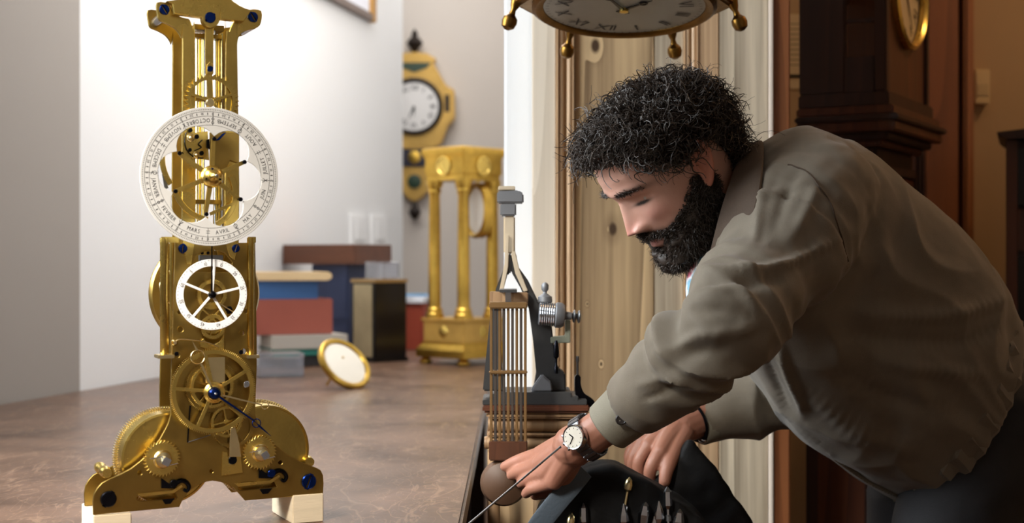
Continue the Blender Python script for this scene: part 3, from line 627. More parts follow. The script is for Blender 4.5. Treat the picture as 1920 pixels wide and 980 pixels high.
plate('blue_pawl', [CL([(404, 264), (418, 250), (425, 248), (412, 262)], .012)], .0092, .002, BLUED, .0002)
plate('steel_pawl', [CL([(388, 262), (393, 260), (394, 280), (388, 276)], .012)], .0092, .002, BLACKM, .0002)
# brass hoop behind (pendulum bob ring), seen through the lower lobes
def arcband(c, r1, r2, a0, a1, n=20):
    return [(c[0]+r2*math.cos(a0+(a1-a0)*t/n), c[1]+r2*math.sin(a0+(a1-a0)*t/n)) for t in range(n+1)]+[(c[0]+r1*math.cos(a1-(a1-a0)*t/n), c[1]+r1*math.sin(a1-(a1-a0)*t/n)) for t in range(n+1)]
cc = C(402, 338, .014); plate('hoop_arc', [arcband(cc, 70*q, 80*q, math.radians(196), math.radians(262))], .0062, .003, BRASS, .0003)
plate('hoop_arc', [arcband(C(376, 360, .014), 64*q, 74*q, math.radians(-62), math.radians(28))], .0062, .003, BRASS, .0003)
plate('hoop_arc', [arcband(C(388, 298, .014), 78*q, 88*q, math.radians(160), math.radians(216))], .0095, .003, BRASS, .0003)
plate('hoop_spoke', [CL([(394, 398), (441, 377), (443, 382), (396, 404)], .014)], .0095, .002, BRASS, .0002)
plate('link_lever', [CL([(306, 326), (311, 325), (318, 352), (311, 354)], .014)], .0062, .002, DSTEEL, .0002); screw(309, 327, 3.6, .0083, BLACKM, 'stud')
# big pendulum bob disc behind the column, side pillars
x, z = C(388, 550, -.072); r = R(388, 550, 104, -.072)
MB().lathe([(r, 0), (r, .006), (r*.96, .010), (r*.6, .012), (0, .0125)], (x, .0865, z), (0, -1, 0), 64).build('pendulum_bob', BRASSD, K)
for px, rp, nm in ((308, 8, 'side_pillar'), (324, 6, 'side_pillar'), (470, 6.5, 'side_pillar')):
    off = .006 if px != 324 else -.02
    xx, zb = C(px, 664, off); _, z_t = C(px, 446, off); rr = R(px, 550, rp)
    MB().lathe([(rr*.8, zb), (rr, zb+.002), (rr, z_t-.008), (rr*1.05, z_t-.007), (rr*1.05, z_t)], (xx, -off, 0), n=18).build(nm, BRASS, K)
    if px != 324: MB().box(xx-rr*1.9, xx+rr*1.9, -off-.012, -off+.012, zb-.004, zb).build('pillar_foot', BRASSL, K, True, .0006)
xa = C(300, 452)[0]; MB().box(xa, C(332, 452)[0], -.010, -.005, C(315, 455)[1], C(315, 444)[1]).build('pillar_bracket', BRASS, K, True, .0004)
MB().box(C(462, 452)[0], C(476, 452)[0], -.010, -.005, C(470, 455)[1], C(470, 444)[1]).build('pillar_bracket', BRASS, K, True, .0004)
screw(342.5, 465.5, 8.5, .0043, slot=1.5); screw(442, 465.5, 7.5, .0043, slot=1.2)
xx, zz = C(318, 538, -.02); aw = MB(); aw.torus((xx+.012, .03, zz), R(318, 538, 34), .0012, (0, 1, 0), 40, 6); aw.build('side_hoop', BRASSL, K)
# seconds dial
o2 = .018; x, z = C(397, 552, o2); r = R(397, 552, 66.5, o2); q2 = r/66.5
ws = windows(x, z, 7*q2, 53*q2, 5, 4.6*q2, math.radians(85))
SD = plate('seconds_dial', [circle(x, z, r, 96)]+ws, o2, .0018, ENAMEL, .0003)
tm = MB(); y2 = -(o2+.0020)
for k in range(12):
    a = math.radians(162-30*k); arc_text(tm, str(60 if k == 0 else 5*k), x, z, 58.5*q2, a, 9.5*q2, y2, False, .08, .8)
for k in range(60):
    a = math.radians(162-6*k); p = (x+64*q2*math.cos(a), z+64*q2*math.sin(a)); tm.add([(p[0]+c[0]*q2*.8, y2, p[1]+c[1]*q2*.8) for c in ((1, 0), (0, 1), (-1, 0), (0, -1))], [(0, 1, 2, 3)])
tag(tm.build('seconds_figures', INK, SD, False), kind='stuff')
MB().lathe([(7.5*q2, 0), (7.5*q2, .002), (5.5*q2, .005), (0, .0065)], (x, -(o2+.0019), z), (0, -1, 0), 20).build('arbor_cap', BLACKM, K)
plate('seconds_hand', [CL([(395.8, 460), (398.2, 460), (398.6, 548), (395.4, 548)], o2+.006)], o2+.0065, .0008, BLACKM, .0001)
def wheel(name, px, py, rp, off, n, sp, ph=0, m=BRASS, th=.002, rim=.82, hub=.16, wd=.10, root=.94):
    x, z = C(px, py, off); r = R(px, py, rp, off)
    return plate(name, [gear(x, z, r, r*root, n, ph=ph), *windows(x, z, r*hub, r*rim, sp, r*wd, ph)], off, th, m, .00015)
wheel('train_wheel', 397, 552, 29, .0062, 60, 5, .3, rim=.72, hub=.2); wheel('train_wheel', 397, 596, 30, .0062, 60, 4, .8, rim=.78)
wheel('train_wheel', 399, 612, 24, .0088, 50, 3, .2, rim=.7)
screw(429, 581, 7, .0044, BLACKM, 'stud'); plate('spring_arm', [CL([(408, 565), (442, 586), (441, 588), (407, 567)], .01)], .0088, .001, BRASSL, .0001)
plate('bridge', [CL([(375, 640), (382, 634), (388, 644), (400, 648), (412, 640), (420, 628), (420, 664), (375, 650)], .006)], .0043, .0025, BRASS, .0003)
bl = MB().box(C(376, 478)[0], C(420, 478)[0], .004, .012, C(397, 490)[1], C(397, 478)[1]); bl.build('escapement_block', DSTEEL, K, True, .0005)
screw(379, 474, 3, .002, BLACKM, 'stud'); screw(390, 474, 3, .002, BLACKM, 'stud')
# great wheel, hands
o3 = .016; wheel('great_wheel', 399, 733, 81, o3, 144, 5, math.radians(30), BRASS, .0026, .86, .17, .08, .955)
wheel('centre_wheel', 397, 724, 50, .0085, 96, 5, .3, BRASSD, .002, .80, .2, .08, .95); wheel('centre_wheel', 397, 724, 42, .0110, 84, 5, .9, BRASS, .0018, .82, .2, .07, .95)
wheel('lower_wheel', 437, 800, 40, .0050, 84, 4, .6, BRASSD, .002, .80, .16, .10, .95); wheel('lower_wheel', 424, 790, 30, .0088, 66, 4, .2, BRASS, .0018, .8, .16, .10, .95)
MB().box(C(380, 690)[0], C(416, 690)[0], -.0155, -.0045, C(398, 716)[1], C(398, 668)[1]).build('cock_block', BRASSL, K, True, .0005)
x, z = C(400, 735, o3); r = R(400, 735, 20, o3); MB().lathe([(r, .0), (r, .003), (r*.8, .005), (r*.75, .009), (r*.62, .010), (r*.6, .013)], (x, -(o3+.0027), z), (0, -1, 0), 28).build('hand_boss', BRASS, K)
ctr = C(402, 737, o3+.018); r = R(402, 737, 12, o3+.018); MB().lathe([(r, 0), (r, .003), (r*.75, .007), (r*.2, .0088)], (ctr[0], -(o3+.0165), ctr[1]), (0, -1, 0), 24).build('hand_screw', BLUED, K); MB().lathe([(r*.22, 0), (r*.15, .001)], (ctr[0], -(o3+.0253), ctr[1]), (0, -1, 0), 10).build('hand_pin', STEEL, K)
def hand(name, pts, wd, ringp, rr, m, off, tip=None):
    a = [C(p[0], p[1], off) for p in pts]; mb = MB(); y = -off
    for i in range(len(a)-1):
        u = Vector(a[i]); v = Vector(a[i+1]); t_ = (v-u).normalized(); n = Vector((-t_.y, t_.x))
        w0, w1 = wd[i]*q, wd[i+1]*q; mb.prism([tuple(u+n*w0), tuple(u-n*w0), tuple(v-n*w1), tuple(v+n*w1)], y-.0005, y+.0005)
    rx, rz = C(*ringp, off); mb.torus((rx, y, rz), rr*q, 1.0*q, (0, 1, 0), 24, 6)
    return mb.build(name, m, K, True)
hand('blue_hand', [(402, 737), (475, 787.5), (480, 792), (487, 799), (508, 817)], [2.2, 1.5, .3, 2, .3], (481, 793), 8, BLUED, o3+.0155)
hand('pale_hand', [(402, 737), (489, 758), (490, 758)], [1.8, 1.2, .3], (497, 760), 7, BRASSL, o3+.014)
hand('pointer_hand', [(400, 733), (377, 682), (377, 681)], [1.8, 1.8, .3], (371, 669), 13, BRASSL, o3+.0125)
plate('pointer_tip', [CL([(363, 657), (355, 636), (367, 655)], o3)], o3+.012, .001, BRASSL, .0001)
pp = smooth_path(CL([(328, 642), (335, 636), (358, 637), (385, 641), (410, 650)], .01), 5); MB().tube([(a[0], -.011, a[1]) for a in pp], .0009, 6).build('detent_spring', BRASSL, K)
x, z = C(327, 642, .008); MB().lathe([(R(327, 642, 6), 0), (R(327, 642, 6), .005), (R(327, 642, 3), .008)], (x, -.0044, z), (0, -1, 0), 16).build('detent_stud', BRASSL, K)
screw(462, 720, 6, o3+.0028, STEEL, 'steel_stud')
for px, py in ((331, 663), (452, 660)): screw(px, py, 4, .0044, BLACKM, 'stud')
# spring barrels between the plates
for px, py, r_, ph in ((303, 852, 90, 0), (482, 838, 90, .3)):
    off = -.046; x, z = C(px, py, off); r = R(px, py, r_, off)
    Bq = empty('spring_barrel', (0, 0, 0)); Bq.parent = K
    bb = MB().lathe([(r*.94, 0), (r*.94, .030), (r*.93, .036), (r*.89, .0365), (r*.885, .034), (r*.3, .034), (0, .034)], (x, -off, z), (0, -1, 0), 72).build('drum', BRASS, Bq)
    me = curve_mesh([gear(x, z, r, r*.95, 120, .5, ph), circle(x, z, r*.9, 72)], .010, .0002); me.transform(Matrix.Translation((0, -(off-.002), 0))); put('barrel_teeth', me, BRASSL, Bq, True, 30, False)
    post(px, py, 8, -.05, 0, BRASS, 'barrel_arbor', parent=Bq)
for px, py, sx in ((203, 905, 1), (583, 884, 1)): post(px-sx*2, py-18, 11, -.06, 0, BRASS, 'frame_pillar', prof=((.8, 0), (.8, .1), (1, .15), (1, .3), (.7, .4), (.7, .6), (1, .7), (1, .85), (.8, .9), (.8, 1)))
# ratchets, clicks, squares
for px, py, rp, rq in ((304, 860, 35, 0), (487, 848, 33, .5)):
    x, z = C(px, py, .008); r = R(px, py, rp)
    plate('ratchet_wheel', [saw(x, z, r, r*.84, 32, -1)], .0045, .004, BRASS, .0003)
    MB().lathe([(r*.50, 0), (r*.50, .003), (r*.42, .005), (r*.40, .009), (r*.2, .010)], (x, -.0086, z), (0, -1, 0), 24).build('collar', BRASSL, K)
    sx, sz = C(px+4, py+6, .03); s_ = r*.20; qd = MB().box(-s_, s_, -.034, -.012, -s_, s_).build('winding_square', STEEL, K, True, .0006); qd.location = (x, 0, z); qd.rotation_euler = (0, .5+rq, 0)
    MB().tube([(x-r*.75, -.021, z+r*.12), (x-r*.1, -.0215, z+r*.2)], .0006, 6).build('cotter_pin', STEEL, K); MB().tube([(x+r*.1, -.021, z-r*.3), (x+r*.7, -.0215, z-r*.2)], .0006, 6).build('cotter_pin', STEEL, K)
for ox, oy in ((0, 0), (183, -19)):
    plate('click_pawl', [CL([(303+ox, 896+oy), (317+ox, 906+oy), (327+ox, 902+oy), (334+ox, 908+oy), (328+ox, 916+oy), (303+ox, 915+oy)], .008)], .0045, .003, BLACKM, .0003)
    pp = smooth_path(CL([(330+ox, 908+oy), (340+ox, 902+oy), (350+ox, 904+oy), (356+ox, 913+oy), (352+ox, 921+oy), (346+ox, 918+oy)], .01), 5)
    MB().tube([(a[0], -.006, a[1]) for a in pp], [.0018+.0012*(1-i/len(pp)) for i in range(len(pp))], 8).build('click_scroll', BLACKM, K)
    screw(326+ox, 906+oy, 7.5, .0076, BLUED if ox else BLACKM, slot=.6)
    plate('click_spring', [CL([(257+ox, 925+oy), (262+ox, 925+oy), (322+ox, 919+oy), (340+ox, 908+oy), (343+ox, 912+oy), (326+ox, 924+oy), (264+ox, 931+oy)], .006)], .0043, .002, BRASS, .0002)
    plate('spring_end', [CL([(304+ox, 936+oy), (328+ox, 934+oy), (320+ox, 944+oy), (310+ox, 945+oy)], .006)], .0043, .0015, BLACKM, .0002)
screw(203, 935, 15, .0043, BLACKM, slot=1.0); screw(578.5, 902, 14, .0043, BLUED, slot=1.2)
# lower lever with plate
plate('lever_plate', [CL([(418, 846), (427, 848), (428, 856), (452, 856), (456, 886), (416, 892)], .008)], .0044, .002, BRASS, .0003)
plate('stop_lever', [CL([(432, 803), (436, 799), (441, 802), (449, 832), (452, 856), (430, 856), (430, 830)], .01)], .0090, .002, BRASSL, .0003)
screw(436, 862, 8, .0066, BLACKM, slot=.8); MB().tube([(*[C(352, 829, .006)[0]], -.0055, C(352, 829, .006)[1]), (C(395, 815, .006)[0], -.0055, C(395, 815, .006)[1])], .0006, 6).build('wire', DSTEEL, K)
MB().tube([(C(352, 829, .006)[0], -.0055, C(352, 829, .006)[1]), (C(357, 760, .006)[0], -.0055, C(357, 760, .006)[1])], .0008, 6).build('wire', BLACKM, K)
# wooden blocks under the feet
BLOCK = mat('pale_block_wood', (226, 208, 178), .7, noise_amt=.16, nscale=12, stretch=(1,1,8), bump=.1)
for p0_, p1_, pt, lab in ((174, 245, 964, 'pale wooden block under the left foot of the skeleton clock'), (546, 604, 926.5, 'pale wooden block under the right foot of the skeleton clock')):
    (xa, za), (xb, zb) = C(p0_, pt), C(p1_, pt-(p1_-p0_)*.09)
    zz = min(za, zb)-.0004
    if pt > 950: zz = min(zz, C(245, 957.5)[1]-.0004)
    e = empty('wooden_block', (KX+ca*(xa+xb)/2, KY+sa*(xa+xb)/2, SKZ), YAW); tag(e, lab, 'block', 'wooden blocks under the skeleton clock')
    MB().box((xa-xb)/2, (xb-xa)/2, -.006, .085, 0, zz).build('block', BLOCK, e, True, .001)
# ------------------------------------------------------------------ dim corner on the right
MAHO = wood('mahogany', (92, 50, 30), (48, 24, 14), 1.3, 4, .42, (), .7, 14); MAHD = wood('dark_mahogany', (58, 32, 22), (30, 16, 11), 1.3, 4, .5, (), .7, 14)
L0 = P(1662, 490, 2.75); e = empty('longcase_clock', (L0.x, L0.y, 0), math.radians(60)); tag(e, 'dark mahogany longcase clock standing behind the man', 'clock')
WX, WY = .34, .175
def lb(name, x0, x1, y0, y1, z0, z1, m=MAHD, bv=.003, parent=e): return MB().box(x0, x1, y0, y1, z0, z1).build(name, m, parent, True, bv)
lb('plinth', -.02, WX+.02, -.02, WY+.01, 0, .10); lb('base', -.01, WX+.01, -.01, WY, .10, .42)
lb('trunk', .03, WX-.03, .028, WY-.004, .42, 1.325)
lb('trunk_door', .07, WX-.07, .016, .0275, .50, 1.27, MAHO); lb('door_frame', .055, .069, .012, .0275, .48, 1.29, MAHD, .002); lb('door_frame', WX-.069, WX-.055, .012, .0275, .48, 1.29, MAHD, .002); lb('door_frame', .0695, WX-.0695, .012, .0275, 1.272, 1.29, MAHD, .002)
lb('side_panel', .0285, .0299, .05, WY-.03, .5, 1.27, MAHO, .0005)
for k, (o_, z0, z1) in enumerate(((.012, 1.325, 1.338), (-.004, 1.338, 1.352), (-.022, 1.352, 1.372), (-.030, 1.372, 1.384), (-.018, 1.384, 1.402), (-.006, 1.402, 1.43))):
    lb('moulding', o_, WX-o_, o_, WY+.0, z0, z1, (MAHO, MAHD)[k % 2], .003)
# hood with side windows
hz0, hz1 = 1.43, 1.86
lb('hood_post', 0, .024, 0, .024, hz0, hz1); lb('hood_post', WX-.024, WX, 0, .024, hz0, hz1); lb('hood_post', 0, .018, .082, WY, hz0, hz1); lb('hood_post', WX-.018, WX, .082, WY, hz0, hz1)
for xx in (0, WX-.016):
    lb('window_sill', xx, xx+.016, .0245, .0815, hz0, 1.50, MAHD, .001); lb('window_head', xx, xx+.016, .0245, .0815, 1.62, hz1, MAHD, .001); lb('window_bar', xx+.003, xx+.013, .0245, .0815, 1.567, 1.575, MAHD, .001)
    lb('side_pane', xx+.006, xx+.008, .0246, .0814, 1.5002, 1.6198, mat('clear_glass', (250, 250, 250)), 0)
lb('hood_back_rail', .0185, WX-.0185, WY-.010, WY, hz0, 1.49); lb('hood_back_rail', .0185, WX-.0185, WY-.010, WY, 1.66, hz1)
lb('hood_top', -.02, WX+.02, -.02, WY+.005, hz1, hz1+.03); lb('hood_crest', 0, WX, 0, WY, hz1+.03, hz1+.09, MAHO, .02)
dm = curve_mesh([[(.026, hz0+.002), (WX-.026, hz0+.002), (WX-.026, hz1-.002), (.026, hz1-.002)], circle(WX/2, 1.655, .118, 40)], .012, .001); dm.transform(Matrix.Translation((0, .012, 0))); put('hood_door', dm, MAHO, e, True, 30, False)
MB().lathe([(.112, 0), (.124, 0), (.124, .012), (.117, .016), (.112, .01)], (WX/2, .005, 1.655), (0, -1, 0), 48, ring=True).build('bezel', BRASS, e)
MB().lathe([(.117, 0), (.117, .003), (0, .004)], (WX/2, .012, 1.655), (0, -1, 0), 48).build('dial', mat('aged_dial', (206, 186, 150), .4), e)
nm = MB()
ROM = ['XII', 'I', 'II', 'III', 'IV', 'V', 'VI', 'VII', 'VIII', 'IX', 'X', 'XI']
for k in range(12): arc_text(nm, ROM[k], WX/2, 1.655, .09, math.pi/2-k*math.pi/6, .036, .0072, False, .08)
nm.prism([(WX/2-.004, 1.655), (WX/2+.004, 1.655), (WX/2+.05, 1.58)], .005, .0065); tag(nm.build('dial_figures', INK, e, False), kind='stuff')
# brown door and jamb
DRW = wood('brown_door', (140, 86, 52), (96, 56, 32), 1.2, 4, .45, (), .6, 14)
d2 = empty('door_2', (X(1770, 3.56), 3.56, 0)); tag(d2, kind='structure')
def d2p(name, a, b, z0, z1, y0, y1, m=DRW, bv=.004):
    o = MB().box(X(a, 3.56), X(b, 3.56), y0, y1, z0, z1).build(name, m, d2, True, bv); o.location = -Vector(d2.location); return o
d2p('door_leaf', 1560, 1800, .01, 2.1, 3.575, 3.615)
d2p('stile', 1735, 1799, .011, 2.1, 3.565, 3.5749); d2p('panel', 1600, 1722, .15, 1.95, 3.568, 3.5749, MAHO)
d2p('bead', 1723, 1727, .1, 2.0, 3.560, 3.5749, MAHD, .001); d2p('bead', 1730, 1733, .1, 2.0, 3.563, 3.5749, MAHD, .001)
tr = MB().box(X(1808, 3.56), X(1826, 3.56), 3.555, 3.619, 0, 2.14).build('trim_2', wood('jamb_wood', (160, 104, 64), (120, 72, 42), 1.2, 4, .4), None, True, .006); tag(tr, kind='structure')
# wall box
e = empty('wall_box', (X(1842, 3.59), 3.619, zt(195, 3.59))); tag(e, 'small cream box fixed to the tan wall beside the brown door', 'wall box')
MB().box(-.019, .019, -.032, 0, 0, .088).build('housing', mat('cream_plastic', (206, 178, 130), .5), e, True, .003); MB().box(-.014, .014, -.0345, -.0322, .02, .05).build('button', mat('cream_button', (190, 164, 120), .5), e, True, .0008)
# printed sheet pinned on the wall
e = empty('paper_sheet', (X(1494, 3.6), 3.6195, zt(165, 3.6))); tag(e, 'printed paper sheet on the tan wall left of the longcase clock', 'paper')
MB().box(-.03, .06, -.002, 0, 0, .19).build('sheet', mat('tan_paper', (206, 184, 146), .8), e, False)
for k in range(9): MB().box(-.028, .05, -.0026, -.00201, .06+.013*k, .0618+.013*k).build('printed_line', INK, e, False)
MB().box(-.03, .06, -.006, -.00201, .03, .036).build('clip_bar', BLACKM, e, False)
# glazed cabinet at the right edge
D7 = 3.15; e = empty('glazed_cabinet', (X(1886, D7), D7, 0), math.radians(-20)); tag(e, 'dark glazed cabinet with a curved cornice at the right edge', 'cabinet')
zt7 = zt(262, D7)
lb('side_post', 0, .024, 0, .024, 0, zt7, MAHO, .003, e); lb('side_post', .50, .524, 0, .024, 0, zt7, MAHO, .003, e)
lb('carcass', 0, .524, .0242, .30, 0, zt7, MAHD, .003, e)
co = MB().prism([(-.02, .016), (-.012, .008), (.0, 0), (.524, 0), (.536, .008), (.544, .016), (.40, .030), (.262, .036), (.12, .030)], -.02, .31).build('cornice', MAHD, e, True, .002); co.location = (0, 0, zt7)
for z0, z1, m, nme in ((zt(385, D7), zt(278, D7), BLK, 'glass_pane'), (zt(470, D7), zt(392, D7), MAHO, 'rail_panel'), (.12, zt(480, D7), BLK, 'glass_pane')): lb(nme, .0245, .4995, .006, .016, z0, z1, m, .001, e)

# ------------------------------------------------------------------ hexagonal gilt clock hanging overhead, dial turned down
c = P(1170, 12, 2.16); na = Vector((-.02, -.15, -1)).normalized(); r = .106
GDK = mat('old_gilt', (140, 104, 48), .36, 1, noise_amt=.5, nscale=20, bump=.3, bscale=60)
e = empty('hanging_clock', c); e.scale = (1.15, 1.15, 1.15); tag(e, 'gilt six sided clock hung overhead with its dial facing down', 'clock')
qn = Vector((0, 0, 1)).rotation_difference(na)
MB().lathe([(.118, -.05), (.145, -.046), (.150, -.006), (.142, .0)], (0, 0, 0), na, 6, ph=-.22).build('case', GDK, e, True, .003)
MB().lathe([(.107, .0), (.121, .0), (.122, .004), (.117, .007), (.111, .006), (.107, .003)], (0, 0, 0), na, 48, ring=True).build('bezel', GDK, e)
MB().lathe([(.1068, .0005), (.1068, .002), (.05, .003), (0, .003)], (0, 0, 0), na, 64).build('dial', mat('grey_white_dial', (158, 160, 154), .35, noise_amt=.12, nscale=10), e)  # weak lighting of the dial put into a greyer tone
fm = MB()
for k in range(12): arc_text(fm, ROM[k], 0, 0, .083, math.pi/2-k*math.pi/6+.5, .028, 0, False, .07)
for k in range(60):
    a = k*math.pi/30; fm.add([(rr*math.cos(a+dw), 0, rr*math.sin(a+dw)) for rr, dw in ((.099, -.006), (.103, -.006), (.103, .006), (.099, .006))], [(0, 1, 2, 3)])
def ondial(o, h, rz=0): o.matrix_basis = Matrix.Translation(na*h) @ qn.to_matrix().to_4x4() @ Matrix.Rotation(math.pi/2, 4, 'X') @ Matrix.Rotation(rz, 4, 'Y'); return o
tag(ondial(fm.build('dial_figures', INK, e, False), .0034), kind='stuff')
for a, l, nme in ((-1.75, .078, 'minute_hand'), (-.6, .052, 'hour_hand')):
    u = Vector((math.cos(a), math.sin(a))); n = Vector((-u.y, u.x)); hb = MB()
    hb.prism([tuple(-u*.012+n*.003), tuple(-u*.012-n*.003), tuple(u*l*.6-n*.0016), tuple(u*l), tuple(u*l*.6+n*.0016)], -.0006, .0006); ring_tube(hb, u.x*l*.68, u.y*l*.68, .005, .0012, 0)
    ondial(hb.build(nme, BLACKM, e, True), .006 if l > .06 else .0048)
MB().lathe([(.006, .0036), (.006, .008), (0, .009)], (0, 0, 0), na, 16).build('hand_cap', BRASS, e)
for k in range(6):
    a = -.22+k*math.pi/3; p = qn @ Vector((.143*math.cos(a), .143*math.sin(a), -.004)); out = (qn @ Vector((math.cos(a), math.sin(a), 0))*.35+Vector((0, 0, -1))).normalized()
    MB().lathe([(.008, -.004), (.006, .004), (.0035, .010), (.0045, .016), (.0095, .021), (.0105, .027), (.0085, .034), (.003, .0375)], p, out, 18).build('ball_foot', GDK, e)
MB().tube([-na*.05, (0, 0, (2.9-c.z)/1.15)], .007, 12).build('hanging_rod', GDK, e); MB().lathe([(.03, 0), (.03, -.01), (.008, -.03)], (0, 0, (2.899-c.z)/1.15), n=20).build('ceiling_rose', GDK, e)

# ------------------------------------------------------------------ iron clock stand on a carved wooden pedestal
D8 = 2.06
CARV = wood('carved_oak', (168, 134, 98), (104, 76, 52), 1.5, 5, .5, (), .6, 18)
BZ = .66
t = empty('side_bench', (.15, 2.06, 0)); tag(t, 'low dark wooden bench under the bag and the carved pedestal', 'bench')
MB().box(-.185, .21, -.24, .24, BZ-.03, BZ).build('bench_top', DW, t, True, .004)
for sx in (-.165, .185):
    for sy in (-.21, .21): MB().box(sx-.02, sx+.02, sy-.02, sy+.02, 0, BZ-.03).build('leg', DW, t, True, .003)
def W8(px): return X(px, D8)
zt8 = lambda py: zt(py, D8)
e = empty('carved_pedestal', (W8(985), D8+.06, BZ)); tag(e, 'carved wooden pedestal with scrolled capitals under the iron clock stand', 'pedestal')
def e8(name, p0, p1, y0, y1, t0, t1, m=CARV, bv=.003): 
    return MB().box(W8(p0)-e.location.x, W8(p1)-e.location.x, y0, y1, zt8(t1)-BZ, zt8(t0)-BZ).build(name, m, e, True, bv)
e8('top_slab', 905, 1106, -.075, .10, 758, 772, MAHO); e8('cornice', 912, 1092, -.068, .10, 772.2, 784); 
cs = MB(); c0_ = W8(1000)
for py, rr in ((797, 12.5),):
    cs.lathe([(rr/F*D8, W8(915)), (rr/F*D8*1.08, W8(950)), (rr/F*D8, W8(1000)), (rr/F*D8*1.08, W8(1040)), (rr/F*D8, W8(1085))], (-e.location.x, -.05, zt8(py)-BZ), (1, 0, 0), 20)
cs.build('round_moulding', CARV, e)
e8('frieze', 918, 1085, -.05, .10, 784.2, 812); e8('fillet', 912, 1090, -.062, .10, 812.2, 818)
for a, b in ((908, 944), (988, 1034), (1052, 1090)):
    MB().lathe([(11.5/F*D8, W8(a)-e.location.x), (12.5/F*D8, W8(a)-e.location.x+.003), (10.5/F*D8, (W8(a)+W8(b))/2-e.location.x), (12.5/F*D8, W8(b)-e.location.x-.003), (11.5/F*D8, W8(b)-e.location.x)], (0, -.05, zt8(831)-BZ), (1, 0, 0), 20).build('scroll_capital', CARV, e)
    MB().lathe([(.012, 0), (.012, .01), (.0095, .016), (.0085, .10), (.009, zt8(846)-BZ)], ((W8(a)+W8(b))/2-e.location.x, -.05, 0), n=16).build('column', CARV, e)
e8('back_panel', 912, 1090, .02, .10, 818.2, 490+(CZ-BZ)*F/D8, wood('pale_pine', (196, 168, 130), (150, 120, 84), 1.2, 4))
# iron A-frame stand
e2 = empty('iron_clock_stand', (W8(985), D8+.02, zt8(758)+.0002)); tag(e2, 'dark iron clock stand with a threaded drum behind the pendulum rods', 'clock stand')
def i8(pts): return [(W8(a)-e2.location.x, zt8(b)-e2.location.z) for a, b in pts]
def ipl(name, pts, y0, y1, m=IRON, bv=.002, smooth_n=0):
    if smooth_n: pts = smooth_path(pts, smooth_n, True)
    return MB().prism(i8(pts), y0, y1).build(name, m, e2, True, bv)
ipl('stepped_base', [(905, 757.9), (1100, 757.9), (1100, 748), (1084, 748), (1084, 742), (1071, 742), (1071, 734), (930, 734), (930, 742), (918, 742), (918, 748), (905, 748)], -.03, .06, IRON, .001)
ipl('right_leg', [(1000, 733.9), (1062, 733.9), (1060, 700), (1046, 690), (1038, 640), (1034, 600), (1010, 566), (990, 525), (972, 500), (968, 475), (960, 475), (960, 512), (976, 540), (992, 580), (1000, 640), (1006, 700)], -.012, .025)
ipl('left_leg', [(905, 733.9), (945, 733.9), (942, 700), (938, 640), (940, 560), (952, 512), (960, 512), (960, 475), (952, 475), (946, 500), (930, 540), (918, 600), (912, 660), (908, 700)], -.012, .025)
ipl('corner_block', [(1000, 722), (1016, 700), (1034, 716), (1036, 733.5), (994, 733.5)], -.026, -.0125, mat('grey_iron', (126, 128, 132), .5, .4))
LYRE = mat('pale_lyre_wood', (206, 190, 164), .5, noise_amt=.15)
ipl('neck_post', [(944, 474.9), (966, 474.9), (966, 404), (944, 404)], -.008, .02, LYRE); ipl('lyre_arm', [(958, 474), (966, 470), (974, 505), (990, 545), (982, 547), (966, 512)], -.016, -.0125, LYRE, .0008); ipl('lyre_arm', [(948, 440), (955, 440), (953, 500), (944, 545), (936, 545), (946, 495)], -.016, -.0125, LYRE, .0008)
ipl('neck_block', [(938, 403.9), (968, 403.9), (968, 380), (938, 380)], -.012, .024, mat('grey_iron', (126, 128, 132), .5, .4)); ipl('neck_cap', [(932, 379.9), (982, 379.9), (982, 362), (972, 356), (932, 358)], -.014, .026, mat('grey_iron', (126, 128, 132))); ipl('neck_plate', [(934, 355.5), (966, 355.5), (966, 348), (934, 348)], -.012, .02, LYRE, .001)
ipl('cross_board', [(918, 572), (990, 572), (990, 548), (918, 546)], -.03, -.0165, CARV, .001)
ax = Vector((1, .0, -.07)).normalized(); p = Vector((i8([(1010, 588)])[0][0], -.02, i8([(1010, 588)])[0][1])); u = D8/F
MB().lathe([(19*u, 0), (21*u, 2*u), (21*u, 30*u), (24*u, 33*u), (24*u, 42*u), (20*u, 48*u), (8*u, 50*u), (7*u, 62*u)], p, ax, 28).build('drum', mat('grey_iron', (126, 128, 132)), e2)
for k in range(7): MB().torus(p+ax*(3+4.2*k)*u, 21.5*u, 1.1*u, ax, 28, 6).build('drum_thread', STEEL, e2)
for k, h in ((0, 65), (1, 74)): MB().lathe([(4*u, h*u-.002), (11*u, h*u), (12.5*u, (h+2)*u), (11*u, (h+4)*u), (4*u, (h+6)*u)], p, ax, 24).build('thumb_nut', DSTEEL, e2)
q0 = i8([(1022, 568)])[0]; MB().lathe([(12*u, 0), (14*u, 3*u), (13*u, 12*u), (4*u, 18*u), (3.5*u, 21*u), (6.5*u, 25*u), (7*u, 33*u), (5*u, 37*u), (1*u, 39*u)], (q0[0], -.015, q0[1]), n=20).build('oil_cup', mat('grey_iron', (126, 128, 132)), e2)
ipl('bracket', [(1032, 632), (1060, 630), (1060, 600), (1070, 600), (1070, 643), (1033, 644)], -.014, .004, mat('green_grey_metal', (150, 156, 140), .45, .5), .001)
q0 = i8([(1043, 700)])[0]; MB().lathe([(4*u, 0), (4*u, 10*u), (2.4*u, 14*u), (2.4*u, 28*u), (5*u, 31*u), (5.5*u, 40*u), (4*u, 55*u), (2*u, 62*u)], (q0[0], -.018, q0[1]), n=14).build('adjuster', BLACKM, e2)
